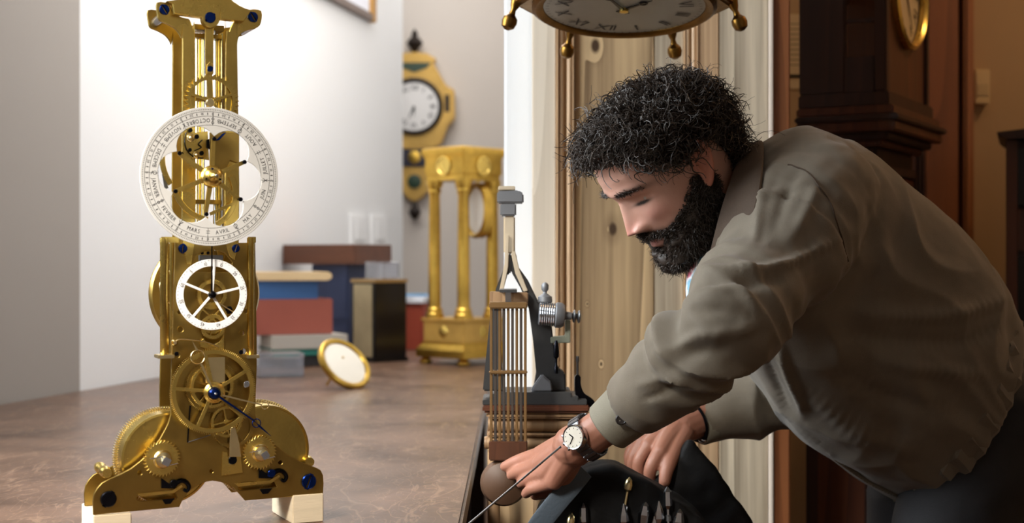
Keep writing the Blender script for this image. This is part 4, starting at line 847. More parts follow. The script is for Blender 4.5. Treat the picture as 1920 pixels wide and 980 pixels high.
# hook bracket
e3 = empty('hook_bracket', (W8(1095), D8+.02, zt8(757.5))); tag(e3, 'black curved iron hook at the right end of the pedestal', 'hook')
hk = [(W8(a)-e3.location.x, zt8(b)-e3.location.z) for a, b in smooth_path([(1079, 706), (1089, 706), (1090, 722), (1096, 738), (1110, 748), (1117, 757), (1117, 772), (1100, 768), (1098, 758), (1090, 748), (1083, 745), (1079, 735)], 4, True)]
MB().prism(hk, -.008, .008).build('hook', BLACKM, e3, True, .0015)
MB().lathe([(2.4*u, 0), (2.4*u, 28*u), (3.4*u, 30*u), (3*u, 40*u)], (W8(1084)-e3.location.x, 0, zt8(709)-e3.location.z), n=12).build('pin', DSTEEL, e3)
MB().tube([(W8(1082)-e3.location.x, 0, zt8(735)-e3.location.z), (W8(1082)-e3.location.x, 0, zt8(757.6)-e3.location.z)], 2.6*u, 10).build('stem', DSTEEL, e3)
# gridiron pendulum hanging in front of the stand
D9 = 1.97; e4 = empty('gridiron_pendulum', (X(953, D9), D9, zt(960, D9))); tag(e4, 'gridiron pendulum with brass and steel rods and a round brown bob', 'pendulum')
for k in range(9):
    px = 921+8.0*k; x = X(px, D9)-e4.location.x
    MB().box(x-2.6/F*D9, x+2.6/F*D9, -.004, .004, zt(828, D9)-e4.location.z, zt(575, D9)-e4.location.z).build('rod', (mat('bronze_rod', (150, 118, 78), .4, .7), mat('dark_rod', (92, 84, 78), .4, .6))[k % 2], e4, True, .0008)
for t0, t1, nme in ((566, 578, 'top_bar'), (694, 700, 'middle_bar'), (826, 862, 'bottom_block')):
    MB().box(X(917, D9)-e4.location.x, X(989, D9)-e4.location.x, -.010, .010, zt(t1, D9)-e4.location.z, zt(t0, D9)-e4.location.z).build(nme, DW if nme == 'bottom_block' else mat('bronze_rod', (150, 118, 78)), e4, True, .0015)
zz = zt(905, D9)-e4.location.z; MB().lathe([(.004, -.020), (.018, -.017), (.029, -.012), (.033, 0), (.029, .012), (.018, .017), (.004, .020)], (-.006, .004, zz), (0, 1, 0), 40).build('bob', mat('brown_bob', (92, 66, 48), .5, noise_amt=.3), e4)
MB().box(-.004, .004, -.004, .004, zt(575, D9)-e4.location.z, zt(548, D9)-e4.location.z).build('suspension', STEEL, e4, False)
hb = MB().box(-.012, .012, -.006, .082, zt(548, D9)-e4.location.z, zt(543, D9)-e4.location.z).build('suspension_bracket', IRON, e4, False)
# ------------------------------------------------------------------ the man
def rot_head(y, p, r):
    R0 = Matrix.Rotation(math.pi, 3, 'Z')
    c, s = math.cos(p), math.sin(p); Rp = Matrix(((1, 0, 0), (0, c, s), (0, -s, c)))
    c, s = math.cos(r), math.sin(r); Rr = Matrix(((c, 0, -s), (0, 1, 0), (s, 0, c)))
    return Matrix.Rotation(y, 3, 'Z') @ R0 @ Rp @ Rr
HS = .985
HR = rot_head(math.radians(-70.8), math.radians(41), math.radians(3)); HT = Vector((.2125, 1.93, CZ+.131))
HM = Matrix.Translation(HT) @ (HR*HS).to_4x4()
zs = [-.118, -.113, -.103, -.09, -.075, -.06, -.045, -.03, -.01, .008, .022, .042, .063, .080, .093, .101, .105]
yf = [.050, .070, .083, .087, .084, .086, .087, .087, .086, .086, .093, .092, .084, .066, .042, .024, .0]
yb = [.030, .012, -.010, -.040, -.058, -.068, -.076, -.083, -.090, -.095, -.098, -.098, -.090, -.072, -.046, -.026, .0]
hw = [.012, .024, .038, .047, .054, .060, .064, .067, .070, .072, .074, .076, .073, .060, .040, .024, .0]
def ip(z, t): return float(np.interp(z, zs, t))
def surf(a, z):     # a: azimuth, 0 = forward, positive to the right
    f, b, w_ = ip(z, yf), ip(z, yb), ip(z, hw); e_ = 2.25
    c, s = math.cos(a), math.sin(a); cy = (f+b)/2*.0+b+(f-b)*.46
    y = cy+(f-cy if c > 0 else cy-b)*math.copysign(abs(c)**(2/e_), c); x = w_*math.copysign(abs(s)**(2/e_), s)
    return x, y
def g(v, m, s): return math.exp(-((v-m)/s)**2)
def head_pt(a, z):
    x, y = surf(a, z)
    if math.cos(a) > 0:
        ax = abs(x)
        if z > -.03: nh = .004+.020*max(0, min(1, (.014-z)/.050)); sg = .0062+.0072*max(0, min(1, (.014-z)/.05))
        else: nh = .024*math.exp(-((z+.034)/.0085)**2)+.0; sg = .0132
        if z > .03: nh = 0
        elif z > .014: nh *= (.03-z)/.016
        y += nh*g(x, 0, sg)
        y += .0105*g(ax, .0150, .0056)*g(z, -.035, .0068)               # wings of the nose
        y -= .0125*g(ax, .031, .0135)*g(z, .003, .0105)                # eye sockets
        y += .0075*g(ax, .031, .0095)*g(z, .002, .0072)                # lids over the eyeballs
        y += .0052*g(ax, .026, .018)*g(z, .0205, .0065)                # brow
        y += .0050*g(ax, .044, .014)*g(z, -.022, .013)                 # cheekbone
        y -= .0030*g(ax, .034, .012)*g(z, -.055, .015)
        y += .0055*g(x, 0, .017)*g(z, -.0585, .0048)+.0060*g(x, 0, .015)*g(z, -.0705, .0050)-.0045*g(x, 0, .02)*g(z, -.0645, .0024)
        y -= .0035*g(x, 0, .02)*g(z, -.081, .005); y += .006*g(x, 0, .016)*g(z, -.100, .011)
        y -= .003*g(x, 0, .004)*g(z, -.050, .005)
    return Vector((x, y, z))
hm = MB(); NA, NZ = 168, 150; vs = []
for j in range(NZ+1):
    t_ = j/NZ; z = -.118+.223*(t_-.10*math.sin(2*math.pi*t_)/(2*math.pi)*.9)
    for k in range(NA): vs.append(HM @ head_pt(2*math.pi*k/NA, min(z, .1048)))
fs = [(j*NA+k, j*NA+(k+1) % NA, (j+1)*NA+(k+1) % NA, (j+1)*NA+k) for j in range(NZ) for k in range(NA)]
fs += [tuple(range(NA-1, -1, -1)), tuple(NZ*NA+k for k in range(NA))]
hm.add(vs, fs)
for sx in (-1, 1):      # ears
    pts = smooth_path([(sx*.070, .004, -.034), (sx*.074, .000, -.020), (sx*.078, .004, .004), (sx*.081, .000, .022), (sx*.084, -.012, .028), (sx*.085, -.022, .016), (sx*.083, -.021, -.002), (sx*.079, -.013, -.020), (sx*.075, -.004, -.033), (sx*.071, .002, -.037)], 5)
    hm.tube([HM @ Vector(p) for p in pts], .0042, 8)
    hm.loft([(HM @ Vector((sx*.069, -.010, -.004)), HR @ Vector((0, .012, 0)), HR @ Vector((0, 0, .028))), (HM @ Vector((sx*.078, -.011, -.003)), HR @ Vector((0, .010, 0)), HR @ Vector((0, 0, .024)))], 16)
    pts = smooth_path([(sx*.076, -.003, .016), (sx*.081, -.011, .017), (sx*.081, -.014, .0), (sx*.077, -.007, -.016)], 5); hm.tube([HM @ Vector(p) for p in pts], .003, 6)
def chain(mb, pts, rad, n=14, sub=4):
    q_ = smooth_path([tuple(p)+(r,) for p, r in zip(pts, rad)], sub)
    mb.tube([p[:3] for p in q_], [p[3] for p in q_], n); mb.sphere(q_[0][:3], q_[0][3]*.99, 14, 8); mb.sphere(q_[-1][:3], q_[-1][3]*.99, 14, 8)
nb = HM @ Vector((0, -.028, -.055))
chain(hm, [HM @ Vector((0, -.02, -.03)), HM @ Vector((0, -.030, -.085)), P(1410, 385, 1.97), P(1470, 420, 1.98)], [.052, .055, .062, .075])
chain(hm, [P(1500, 420, 1.985), P(1600, 510, 2.02), P(1690, 610, 2.09), P(1750, 700, 2.15)], [.09, .11, .10, .08], 20)
chain(hm, [P(1470, 420, 1.98), P(1505, 400, 1.90)], [.07, .055])
# near arm and hand
WR = P(1118, 810, 1.815); wr_ax = (P(1060, 842, 1.84)-P(1150, 788, 1.805)).normalized()
chain(hm, [P(1505, 400, 1.90), P(1420, 515, 1.80), P(1345, 612, 1.72), P(1240, 712, 1.76), P(1150, 786, 1.805), P(1105, 818, 1.82), P(1075, 836, 1.835)], [.055, .05, .042, .040, .027, .0255, .028], 16)
kn_ = [P(1012, 853, 1.895), P(1016, 868, 1.877), P(1024, 885, 1.862), P(1038, 902, 1.850)]
for kk, r_ in zip(kn_, (.0125, .013, .0125, .012)): chain(hm, [P(1085, 832, 1.832), (P(1085, 832, 1.832)+kk)/2+Vector((0, -.002, .003)), kk], [.021, .0165, r_], 12)
hm.loft([(P(1080, 838, 1.84), (P(1010, 850, 1.89)-P(1042, 905, 1.85))*.34, Vector((.004, .012, .006))), (P(1030, 872, 1.872), (P(1010, 850, 1.89)-P(1042, 905, 1.85))*.50, Vector((.004, .012, .006)))], 20)
fing = [([kn_[0], P(984, 860, 1.922), P(964, 867, 1.934), P(947, 874, 1.944)], (.0115, .0098, .0088, .0072)),
        ([kn_[1], P(990, 878, 1.905), P(972, 884, 1.922), P(959, 890, 1.938)], (.0118, .0100, .0090, .0074)),
        ([kn_[2], P(1000, 894, 1.888), P(986, 900, 1.904), P(977, 906, 1.922)], (.0112, .0096, .0086, .0072)),
        ([kn_[3], P(1014, 911, 1.868), P(996, 917, 1.880), P(986, 925, 1.896)], (.0105, .0086, .0078, .0068)),
        ([P(1078, 846, 1.848), P(1062, 885, 1.862), P(1036, 915, 1.884), P(1004, 926, 1.910)], (.0155, .0132, .0108, .0085))]
for p_, r_ in fing: chain(hm, p_, r_, 12)
# far arm and hand
chain(hm, [P(1600, 560, 2.16), P(1530, 660, 2.19), P(1450, 735, 2.16), P(1365, 765, 2.13), P(1305, 787, 2.10), P(1275, 800, 2.085)], [.055, .05, .042, .036, .0275, .027], 16)
kf = [P(1238, 846, 2.03), P(1216, 835, 2.05), P(1203, 830, 2.07), P(1193, 829, 2.088)]
for kk, r_ in zip(kf, (.0125, .0125, .012, .011)): chain(hm, [P(1282, 798, 2.088), (P(1278, 800, 2.085)+kk)/2+Vector((-.002, 0, .003)), kk], [.022, .017, r_], 12)
hm.loft([(P(1278, 806, 2.085), (kf[0]-kf[3])*.36, Vector((.006, 0, .012))), (P(1222, 838, 2.058), (kf[0]-kf[3])*.5, Vector((.006, 0, .012)))], 20)
ff = [([kf[0], P(1222, 872, 2.022), P(1218, 892, 2.026), P(1222, 906, 2.034)], (.0118, .0100, .0090, .0075)),
      ([kf[1], P(1199, 862, 2.044), P(1198, 884, 2.046), P(1203, 900, 2.052)], (.0115, .0098, .0088, .0073)),
      ([kf[2], P(1188, 856, 2.066), P(1188, 878, 2.068), P(1194, 894, 2.072)], (.011, .0094, .0084, .007)),
      ([kf[3], P(1180, 852, 2.086), P(1181, 872, 2.088), P(1187, 886, 2.090)], (.0100, .0084, .0076, .0065)),
      ([P(1282, 812, 2.066), P(1262, 848, 2.035), P(1251, 876, 2.018), P(1246, 902, 2.012)], (.0150, .0128, .0108, .0085))]
for p_, r_ in ff: chain(hm, p_, r_, 12)
bm_ = remesh(hm, .0020, 2, .5)
PERSON = empty('person', (.62, 2.0, 0)); tag(PERSON, 'bearded man in an olive jacket bending over to reach the pendulum', 'person')
def pput(name, me, m, smooth=True, parent=PERSON, ang=60):
    o = put(name, me, m, parent, smooth, ang, False); o.matrix_parent_inverse = Matrix.Translation(-PERSON.location); return o
# colour of skin, lips, brows and shaved skin as an attribute
V = verts_np(bm_); Hi = np.array(HM.inverted()); Lc = (Hi[:3, :3] @ V.T).T+Hi[:3, 3]
def G(v, m, s): return np.exp(-((v-m)/s)**2)
ax_ = np.abs(Lc[:, 0]); yy = Lc[:, 1]; zz_ = Lc[:, 2]; az = np.arctan2(ax_, yy+.005); front = yy > .02
inh = (ax_ < .12) & (zz_ > -.13) & (zz_ < .14) & (yy > -.13) & (yy < .14)
HLA = np.radians([0, 25, 45, 62, 80, 95, 112, 140, 180]); HLZ = np.array([.0655, .066, .058, .038, .016, .030, .022, -.050, -.068])
hairline = np.interp(az, HLA, HLZ)
BA = np.radians([0, 12, 25, 45, 62, 78, 92, 110, 130]); BZ_ = np.array([-.074, -.070, -.052, -.046, -.034, -.012, -.012, -.055, -.085])
bline = np.interp(az, BA, BZ_)
def sst(x): x = np.clip(x, 0, 1); return x*x*(3-2*x)
scalp = sst((zz_-hairline)/.012+.5)*inh
beard = sst((bline-zz_)/.012+.5)*inh*(az < 1.75)
mous = np.clip(G(zz_, -.052-.25*np.maximum(ax_-.012, 0)*1.0, .0075)*(ax_ < .036)*front*1.25, 0, 1)*inh
lips = np.clip((G(zz_, -.066, .0075)*G(ax_, 0, .019)*1.2)*(yy > .06), 0, 1)*inh
brow = np.clip(1.5*G(zz_, .0215-.25*np.maximum(ax_-.035, 0), .0048)*G(ax_, .031, .019)*(yy > .05), 0, 1)*inh
lash = np.clip(1.7*G(zz_, -.0042, .0024)*G(ax_, .031, .012)*(yy > .05), 0, 1)*inh
skin = np.array(lin((202, 156, 138))); col = np.repeat(skin[None], len(V), 0)
nost = np.clip(1.3*G(ax_, .0085, .0036)*G(zz_, -.0435, .0028)*(yy > .07), 0, 1)*inh
ruddy = np.clip(G(ax_, .0, .016)*G(zz_, -.034, .014)*front+.6*G(ax_, .045, .018)*G(zz_, -.025, .016)*front, 0, 1)*inh
def mixc(c, f, t): return c*(1-f[:, None])+np.array(lin(t))[None]*f[:, None]
col = mixc(col, ruddy*.6, (190, 118, 108)); col = mixc(col, lips*.8, (140, 78, 72)); drk = np.clip(np.maximum.reduce([nost, scalp, beard*.93*(1-lips), mous, brow, lash]), 0, 1); col = mixc(col, drk, (36, 28, 24))
hnd = (~inh) & (V[:, 2] < 1.0); col[hnd] = np.array(lin((158, 108, 88)))  # shade on the hands put into a darker skin colour
ear = (ax_ > .0745) & (yy < .010) & (yy > -.032) & (zz_ < .034) & (zz_ > -.042); col[ear] = np.array(lin((190, 126, 106)))
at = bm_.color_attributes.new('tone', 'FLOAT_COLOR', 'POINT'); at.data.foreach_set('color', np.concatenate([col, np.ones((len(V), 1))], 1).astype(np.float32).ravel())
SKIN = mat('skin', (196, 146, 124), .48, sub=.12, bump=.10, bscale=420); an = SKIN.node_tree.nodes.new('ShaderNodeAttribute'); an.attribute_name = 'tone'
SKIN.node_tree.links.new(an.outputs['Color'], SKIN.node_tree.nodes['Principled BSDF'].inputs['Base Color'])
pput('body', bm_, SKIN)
# hair: a dense base and thousands of curls
HAIR = mat('dark_brown_hair', (58, 48, 41), .5, spec=.4, noise_amt=.4, nscale=40)
rnd = random.Random(3)
def nrm_at(a, z):
    p = head_pt(a, z); u_ = head_pt(a+.02, z)-p; v_ = head_pt(a, min(z+.002, .1045))-head_pt(a, max(z-.002, -.117)); n = u_.cross(v_)
    n = n.normalized() if n.length > 1e-12 else Vector((0, 0, 1))
    return -n if n.dot(p-Vector((0, -.005, 0))) < 0 else n
def hz(a): 
    a = abs((a+math.pi) % (2*math.pi)-math.pi); return float(np.interp(a, HLA, HLZ))
bs = MB(); NB = 96; vs = []; rows = 40
for j in range(rows+1):
    for k in range(NB):
        a = 2*math.pi*k/NB; z0_ = hz(a)-.004; z = z0_+(.1045-z0_)*(j/rows)**.8
        p = head_pt(a, z); n = (p-Vector((0, -.01, .0))).normalized() if z > .08 else nrm_at(a, z)
        th = .009*min(1, (j+.2)/6)*(1+.5*noise.noise(p*38)+.35*noise.noise(p*90)); vs.append(HM @ (p+n*max(.001, th)))
bs.add(vs, [(j*NB+k, j*NB+(k+1) % NB, (j+1)*NB+(k+1) % NB, (j+1)*NB+k) for j in range(rows) for k in range(NB)]+[tuple(rows*NB+k for k in range(NB))])
hb_ = MB(); 
def curl(mb, p, d, L_, rh, turns, r0, seg_=14, droop=0.0, n=4):
    d = d.normalized(); u_ = d.orthogonal().normalized(); u_ = Quaternion(d, rnd.uniform(0, 6.28)) @ u_; v_ = d.cross(u_); bend = Vector((rnd.gauss(0, 1), rnd.gauss(0, 1), rnd.gauss(0, 1)))*.012*min(1, L_/.035)**1.5
    pts = []; rr = []
    for i in range(seg_+1):
        t_ = i/seg_; a = turns*2*math.pi*t_; f_ = rh*min(1, t_*2.2)
        q_ = p+d*L_*t_+(u_*math.cos(a)+v_*math.sin(a))*f_-u_*rh*min(1, t_*2.2)*.5+bend*t_*t_+Vector((0, 0, -droop*t_*t_)); pts.append(HM @ q_); rr.append(r0*(1-.75*t_)*(.6+.4*min(1, t_*5)))
    mb.tube(pts, rr, n, False)
N_ = 0
while N_ < 6800:
    a = rnd.uniform(-math.pi, math.pi); z = rnd.uniform(-.068, .1045)
    if z < hz(a)+.002: continue
    if rnd.random() > (ip(z, hw)+.012)/.088: continue
    N_ += 1; p = head_pt(a, z); n = ((p-Vector((0, -.01, 0))).normalized() if z > .08 else nrm_at(a, z)); fr = max(0, math.cos(a))
    tg = Vector((rnd.gauss(0, 1), rnd.gauss(0, 1)+.9*(z > .05), rnd.gauss(0, 1)-.5*(z < .05))); tg = (tg-n*tg.dot(n)).normalized()
    wisp = rnd.random() < .10
    dn = n*(.35 if not wisp else .8)+tg
    edge = fr > .35 and z < hz(a)+.035
    L_ = rnd.uniform(.016, .032) if not wisp else rnd.uniform(.020, .034)
    if edge: dn = n*.9+Vector((rnd.gauss(0, .35), .45, .15+rnd.gauss(0, .3))); L_ *= 1.15
    curl(hb_, p+n*rnd.uniform(.002, .013), dn, L_, rnd.uniform(.0045, .0095), rnd.uniform(1.0, 2.0), .0006 if wisp else rnd.uniform(.0008, .0018), 16, .010*fr if edge else .004, 3)
ho = bs; hair = MB(); hair.add(bs.v, bs.f); hair.add(hb_.v, hb_.f)
tag(pput('hair', hair.mesh('hair'), HAIR), kind='stuff')
bd = MB(); N_ = 0
while N_ < 8500:
    a = rnd.uniform(-1.75, 1.75); z = rnd.uniform(-.118, -.005); aa = abs(a); x0, y0 = surf(a, z)
    zb_ = float(np.interp(aa, BA, BZ_)); inb = z < zb_-.001
    m_ = abs(x0) < .030 and math.cos(a) > 0 and abs(z+.051+.25*max(abs(x0)-.012, 0)) < .0075
    lp_ = math.cos(a) > 0 and abs(x0) < .026 and abs(z+.0665) < .009
    if not (inb or m_) or lp_: continue
    if m_ and rnd.random() > .75: continue
    N_ += 1; p = head_pt(a, z); n = nrm_at(a, z); p = p+n*rnd.uniform(0, .006)
    k_ = min(1.0, max(.25, (zb_-z)/.035)) if not m_ else .55
    dn = n*.35+Vector((rnd.gauss(0, .2)+(.8 if x0 > 0 else -.8)*(.5 if m_ else 0), .15, -1.0+(.3 if m_ else 0)))+Vector((0, rnd.gauss(0, .18), rnd.gauss(0, .18)))
    curl(bd, p-n*.001, dn, rnd.uniform(.009, .018)*k_, rnd.uniform(.001, .003), rnd.uniform(.5, 1.6), rnd.uniform(.0006, .0010), 8, 0, 3)
for sx in (-1, 1):
    for k in range(120):
        x0 = rnd.uniform(.010, .050); z = .0215-.25*max(x0-.035, 0)+rnd.gauss(0, .0025); a = math.asin(min(.98, (x0/ip(z, hw))**(2.25/2)))*sx
        curl(bd, head_pt(a, z), Vector((sx*.9, .25, .25+rnd.gauss(0, .2)))+nrm_at(a, z)*.12, .007, .0005, .4, .0005, 6, 0, 3)
# bulk of the beard under the strands
bk = MB(); vs = []; ra = 60; rz_ = 26
for j in range(rz_+1):
    for k in range(ra+1):
        a = -1.45+2.9*k/ra; top = float(np.interp(abs(a), BA, BZ_))-.006; z = -.1165+(top+.1165)*j/rz_
        p = head_pt(a, z); n = nrm_at(a, z); ed = min(1, (rz_-j)/6)*min(1, (ra/2-abs(k-ra/2))/6+.05)
        th = (.006+.004*max(0, math.cos(a)))*ed*(1+.8*noise.noise(p*90)); vs.append(HM @ (p+(n+Vector((0, 0, -.35)))*max(.0, th)-n*.0015))
bk.add(vs, [(j*(ra+1)+k, j*(ra+1)+k+1, (j+1)*(ra+1)+k+1, (j+1)*(ra+1)+k) for j in range(rz_) for k in range(ra)])
bk.add(bd.v, bd.f); tag(pput('beard', bk.mesh('beard'), HAIR), kind='stuff')
# eyes
for sx in (-1, 1):
    a = math.asin((.031/ip(.002, hw))**(2.25/2)); p = head_pt(a, .002); ec = Vector((sx*.031, p.y-.0124, -.0018)); e_ = MB().sphere(HM @ ec, .0112, 18, 12); pput('eye', e_.mesh('eye'), mat('eye_white', (168, 158, 150), .15))
# ---- jacket
def sec(b, f, d, hw_, tw=.1, near=.25):     # back and front of the body seen at the near side, widened to both sides
    dn = d-near*hw_; B_ = P(*b, dn); F_ = P(*f, dn); B_.y = F_.y = d
    return np.concatenate([(B_+F_)/2, (B_-F_)/2, [-tw*hw_, hw_*math.sqrt(1-tw*tw), 0]])
S = [sec((1408, 306), (1362, 432), 1.965, .075, .1), sec((1450, 266), (1372, 520), 1.965, .130, .1), sec((1528, 244), (1392, 625), 1.98, .165, .1), sec((1640, 298), (1430, 712), 2.02, .168, .1), sec((1752, 392), (1516, 822), 2.07, .165, .1), sec((1872, 498), (1634, 912), 2.12, .16, .1, .5), sec((1940, 606), (1744, 966), 2.16, .155, .1, .85)]
jk = MB(); jk.loft([(s_[:3], s_[3:6], s_[6:9]) for s_ in smooth_path(S, 6)], 48, 2.2)
def px_chain(mb, pts, n=24, sub=6):
    q_ = smooth_path([tuple(P(a, b, d))+(r/F*d,) for a, b, d, r in pts], sub); mb.tube([p[:3] for p in q_], [p[3] for p in q_], n); mb.sphere(q_[0][:3], q_[0][3]*.98, 20, 12)
ARM = [(1532, 375, 1.90, 112), (1474, 460, 1.85, 110), (1415, 540, 1.78, 98), (1345, 617, 1.72, 82), (1290, 668, 1.735, 74), (1235, 718, 1.76, 66), (1190, 758, 1.785, 54)]
px_chain(jk, ARM)
px_chain(jk, [(1640, 560, 2.14, 110), (1540, 660, 2.18, 95), (1450, 738, 2.16, 68), (1390, 765, 2.14, 56), (1345, 782, 2.12, 48), (1318, 793, 2.11, 43), (1304, 799, 2.105, 41)])
jm = remesh(jk, .0042, 7, .5)
V = verts_np(jm); Nn = normals_np(jm); am = [np.array(P(a, b, d)) for a, b, d, r in ARM]
dist = np.full(len(V), 9.0); sarc = np.zeros(len(V)); acc = 0
for i in range(len(am)-1):
    ab = am[i+1]-am[i]; L2 = np.linalg.norm(ab); t_ = np.clip(((V-am[i]) @ ab)/L2**2, 0, 1); dd = np.linalg.norm(V-(am[i]+t_[:, None]*ab), axis=1); mk = dd < dist; dist[mk] = dd[mk]; sarc[mk] = acc+t_[mk]*L2; acc += L2
disp = np.zeros(len(V)); arm_w = np.clip((.115-dist)/.03, 0, 1)
u1 = np.array([.62, .2, -.75]); u2 = np.array([.75, 0, .62])
for i in range(len(V)):
    p = V[i]; s_ = sarc[i]; q_ = p @ u2; wv = noise.noise(Vector((p[0]*7, p[1]*7, p[2]*7)))
    a_ = 1-abs(noise.noise(Vector((s_*16+wv*1.4, q_*9, p[1]*6+3))))*2.2
    b_ = 1-abs(noise.noise(Vector(((p @ u1)*5+wv*.6, q_*13+wv, p[1]*5))))*2.2
    k_ = 1.0+1.2*math.exp(-((s_-.30)/.07)**2)
    disp[i] = arm_w[i]*(.0085*k_*a_+.0018*noise.noise(Vector(p)*45))+(1-arm_w[i])*(.0085*b_+.0015*noise.noise(Vector(p)*30))
FOLDS = [([(1318, 520), (1400, 514), (1480, 492), (1560, 452)], 9, .0085), ([(1330, 545), (1400, 540), (1480, 520)], 12, -.0075), ([(1322, 560), (1372, 552), (1392, 566), (1412, 602)], 8, .0075), ([(1300, 590), (1350, 588), (1385, 600)], 12, -.007),
         ([(1235, 668), (1300, 634), (1370, 622), (1412, 604)], 9, .007), ([(1250, 690), (1310, 660), (1370, 650)], 12, -.006), ([(1195, 722), (1245, 708), (1290, 704)], 7, .005), ([(1210, 744), (1255, 727), (1300, 716)], 6, -.006),
         ([(1470, 306), (1442, 352), (1420, 420), (1412, 455)], 9, .006), ([(1500, 322), (1476, 366), (1452, 430)], 12, -.006), ([(1530, 350), (1512, 392), (1490, 440)], 10, .0045), ([(1420, 385), (1470, 360), (1500, 352)], 8, .004),
         ([(1600, 585), (1700, 592), (1800, 586), (1880, 560)], 14, .008), ([(1600, 625), (1700, 640), (1800, 640), (1880, 610)], 16, -.008), ([(1640, 672), (1740, 690), (1840, 700)], 14, .008), ([(1560, 690), (1660, 740), (1780, 770)], 18, -.007), ([(1500, 720), (1600, 800), (1720, 850)], 16, .006),
         ([(1462, 640), (1478, 690), (1500, 740), (1510, 770)], 8, .010), ([(1440, 660), (1460, 720), (1490, 780)], 8, -.006), ([(1420, 690), (1450, 735), (1500, 795), (1560, 840)], 8, .006)]
pxy = np.stack([960+F*V[:, 0]/V[:, 1], 490-F*(V[:, 2]-CZ)/V[:, 1]], 1); facing = np.clip(-Nn[:, 1]*2.5, 0, 1)
for pl_, wd_, ht_ in FOLDS:
    q_ = np.array(smooth_path(pl_, 8)); dm_ = np.sqrt(((pxy[:, None, :]-q_[None])**2).sum(2)); k_ = dm_.argmin(1); e_ = dm_.min(1); tp_ = np.sin(np.pi*np.clip(k_/(len(q_)-1), .03, .97))**.6
    disp += ht_*np.exp(-(e_/wd_)**2)*facing*tp_
V2 = V+Nn*disp[:, None]; set_verts(jm, V2)
JACK = mat('olive_cotton', (120, 110, 95), .72, noise_amt=.12, nscale=30, bump=.18, bscale=700, spec=.35, sheen=.15)
jo = pput('jacket', jm, JACK)
jo['label'] = 'olive cotton jacket'
JIN = mat('brown_collar', (74, 58, 44), .8, noise_amt=.15, nscale=40, bump=.2, bscale=500)
def jsub(name, mb, m, **k):
    o = mb.build(name, m, jo, True, **k); o.matrix_parent_inverse = Matrix.Translation(-PERSON.location) @ Matrix.Identity(4); o.matrix_parent_inverse = Matrix.Identity(4); return o
inn = [(1334, 474, 1.885), (1346, 420, 1.868), (1366, 352, 1.872), (1388, 292, 1.92), (1396, 280, 1.97)]; out = [(1338, 512, 1.842), (1392, 455, 1.795), (1424, 365, 1.805), (1432, 284, 1.90), (1430, 266, 1.97)]
inn += [(a, b, 3.94-d) for a, b, d in inn[-2::-1]]; out += [(a, b, 3.94-d) for a, b, d in out[-2::-1]]
sl_ = [np.concatenate([(P(*i_)+P(*o_))/2, (P(*o_)-P(*i_))/2, np.array((P(*o_)-P(*i_)).cross(P(*inn[min(k+1, len(inn)-1)])-P(*inn[max(k-1, 0)])).normalized()*.0045)]) for k, (i_, o_) in enumerate(zip(inn, out))]
jsub('collar', MB().loft([(s_[:3], s_[3:6], s_[6:9]) for s_ in smooth_path(sl_, 6)], 20, 3.0), JIN)
# cuffs
c0_, c1_ = P(1140, 800, 1.802), P(1196, 752, 1.786); axc = (c1_-c0_).normalized()
CUFF = mat('olive_cuff', (132, 126, 110), .72, noise_amt=.1, nscale=30, bump=.18, bscale=700)
jsub('cuff', MB().lathe([(.0285, -.001), (.0315, -.002), (.0335, .0), (.036, (c1_-c0_).length*.5), (.0385, (c1_-c0_).length), (.037, (c1_-c0_).length+.003), (.034, (c1_-c0_).length), (.030, .01)], c0_, axc, 40, ring=True), CUFF)
pb_ = P(1169, 782, 1.794)+Vector((-.006, -.0415, .002)); bn = Vector((-.12, -.98, .1)).normalized()
jsub('cuff_button', MB().lathe([(.0065, -.002), (.0072, 0), (.0072, .0022), (.0058, .003), (.005, .0022), (0, .0018)], pb_, bn, 24), mat('dark_button', (40, 34, 32), .3))
for dx_ in (-.0016, .0016): jsub('button_hole', MB().lathe([(.0008, .0018), (.0008, .0026)], pb_+Vector((dx_, 0, dx_)), bn, 8), mat('button_thread', (120, 112, 100), .6))
f0, f1 = P(1308, 795, 2.105), P(1326, 788, 2.11); jsub('cuff', MB().lathe([(.0285, -.002), (.031, -.002), (.0325, .0), (.0335, (f1-f0).length), (.030, (f1-f0).length+.002), (.0285, .004)], f0, (f1-f0), 32, ring=True), CUFF)
# zip tape on the open front edge, ribbed hem band
zp = [tuple(np.array(s_[:3])-s_[3:6]*.985-s_[6:9]*.17) for s_ in smooth_path(S, 6)[14:]]
zt_b = MB().tube(zp, .0035, 8); jsub('zip_tape', zt_b, CUFF)
zd = MB()
for i in range(len(zp)-1):
    for k in range(3): zd.sphere(Vector(zp[i]).lerp(Vector(zp[i+1]), k/3)+Vector((-.002, -.0025, -.001)), .0013, 6, 4)
tag(jsub('zip_teeth', zd, STEEL), kind='stuff')
hs0 = smooth_path(S, 6); rb = MB(); ns_ = 48
hc, ha, hbv = Vector(hs0[-1][:3]), Vector(hs0[-1][3:6]), Vector(hs0[-1][6:9]); hd = (Vector(hs0[-1][:3])-Vector(hs0[-5][:3])).normalized()
secs = []
for t_, k_ in ((-.040, 1.02), (-.034, 1.05), (-.012, 1.03), (.0, 1.05), (.006, 1.02), (.004, .96)): secs.append((hc+hd*t_, ha*k_, hbv*k_))
rb.loft(secs, 120, 2.2, False)
rv = rb.v; 
for i, v in enumerate(rv):
    k = i % 120; v = Vector(v); c_ = hc+hd*((v-hc).dot(hd)); rv[i] = tuple(c_+(v-c_)*(1+.022*math.sin(k*math.pi*2/4)))
jsub('hem_band', rb, JACK)
sp_ = []
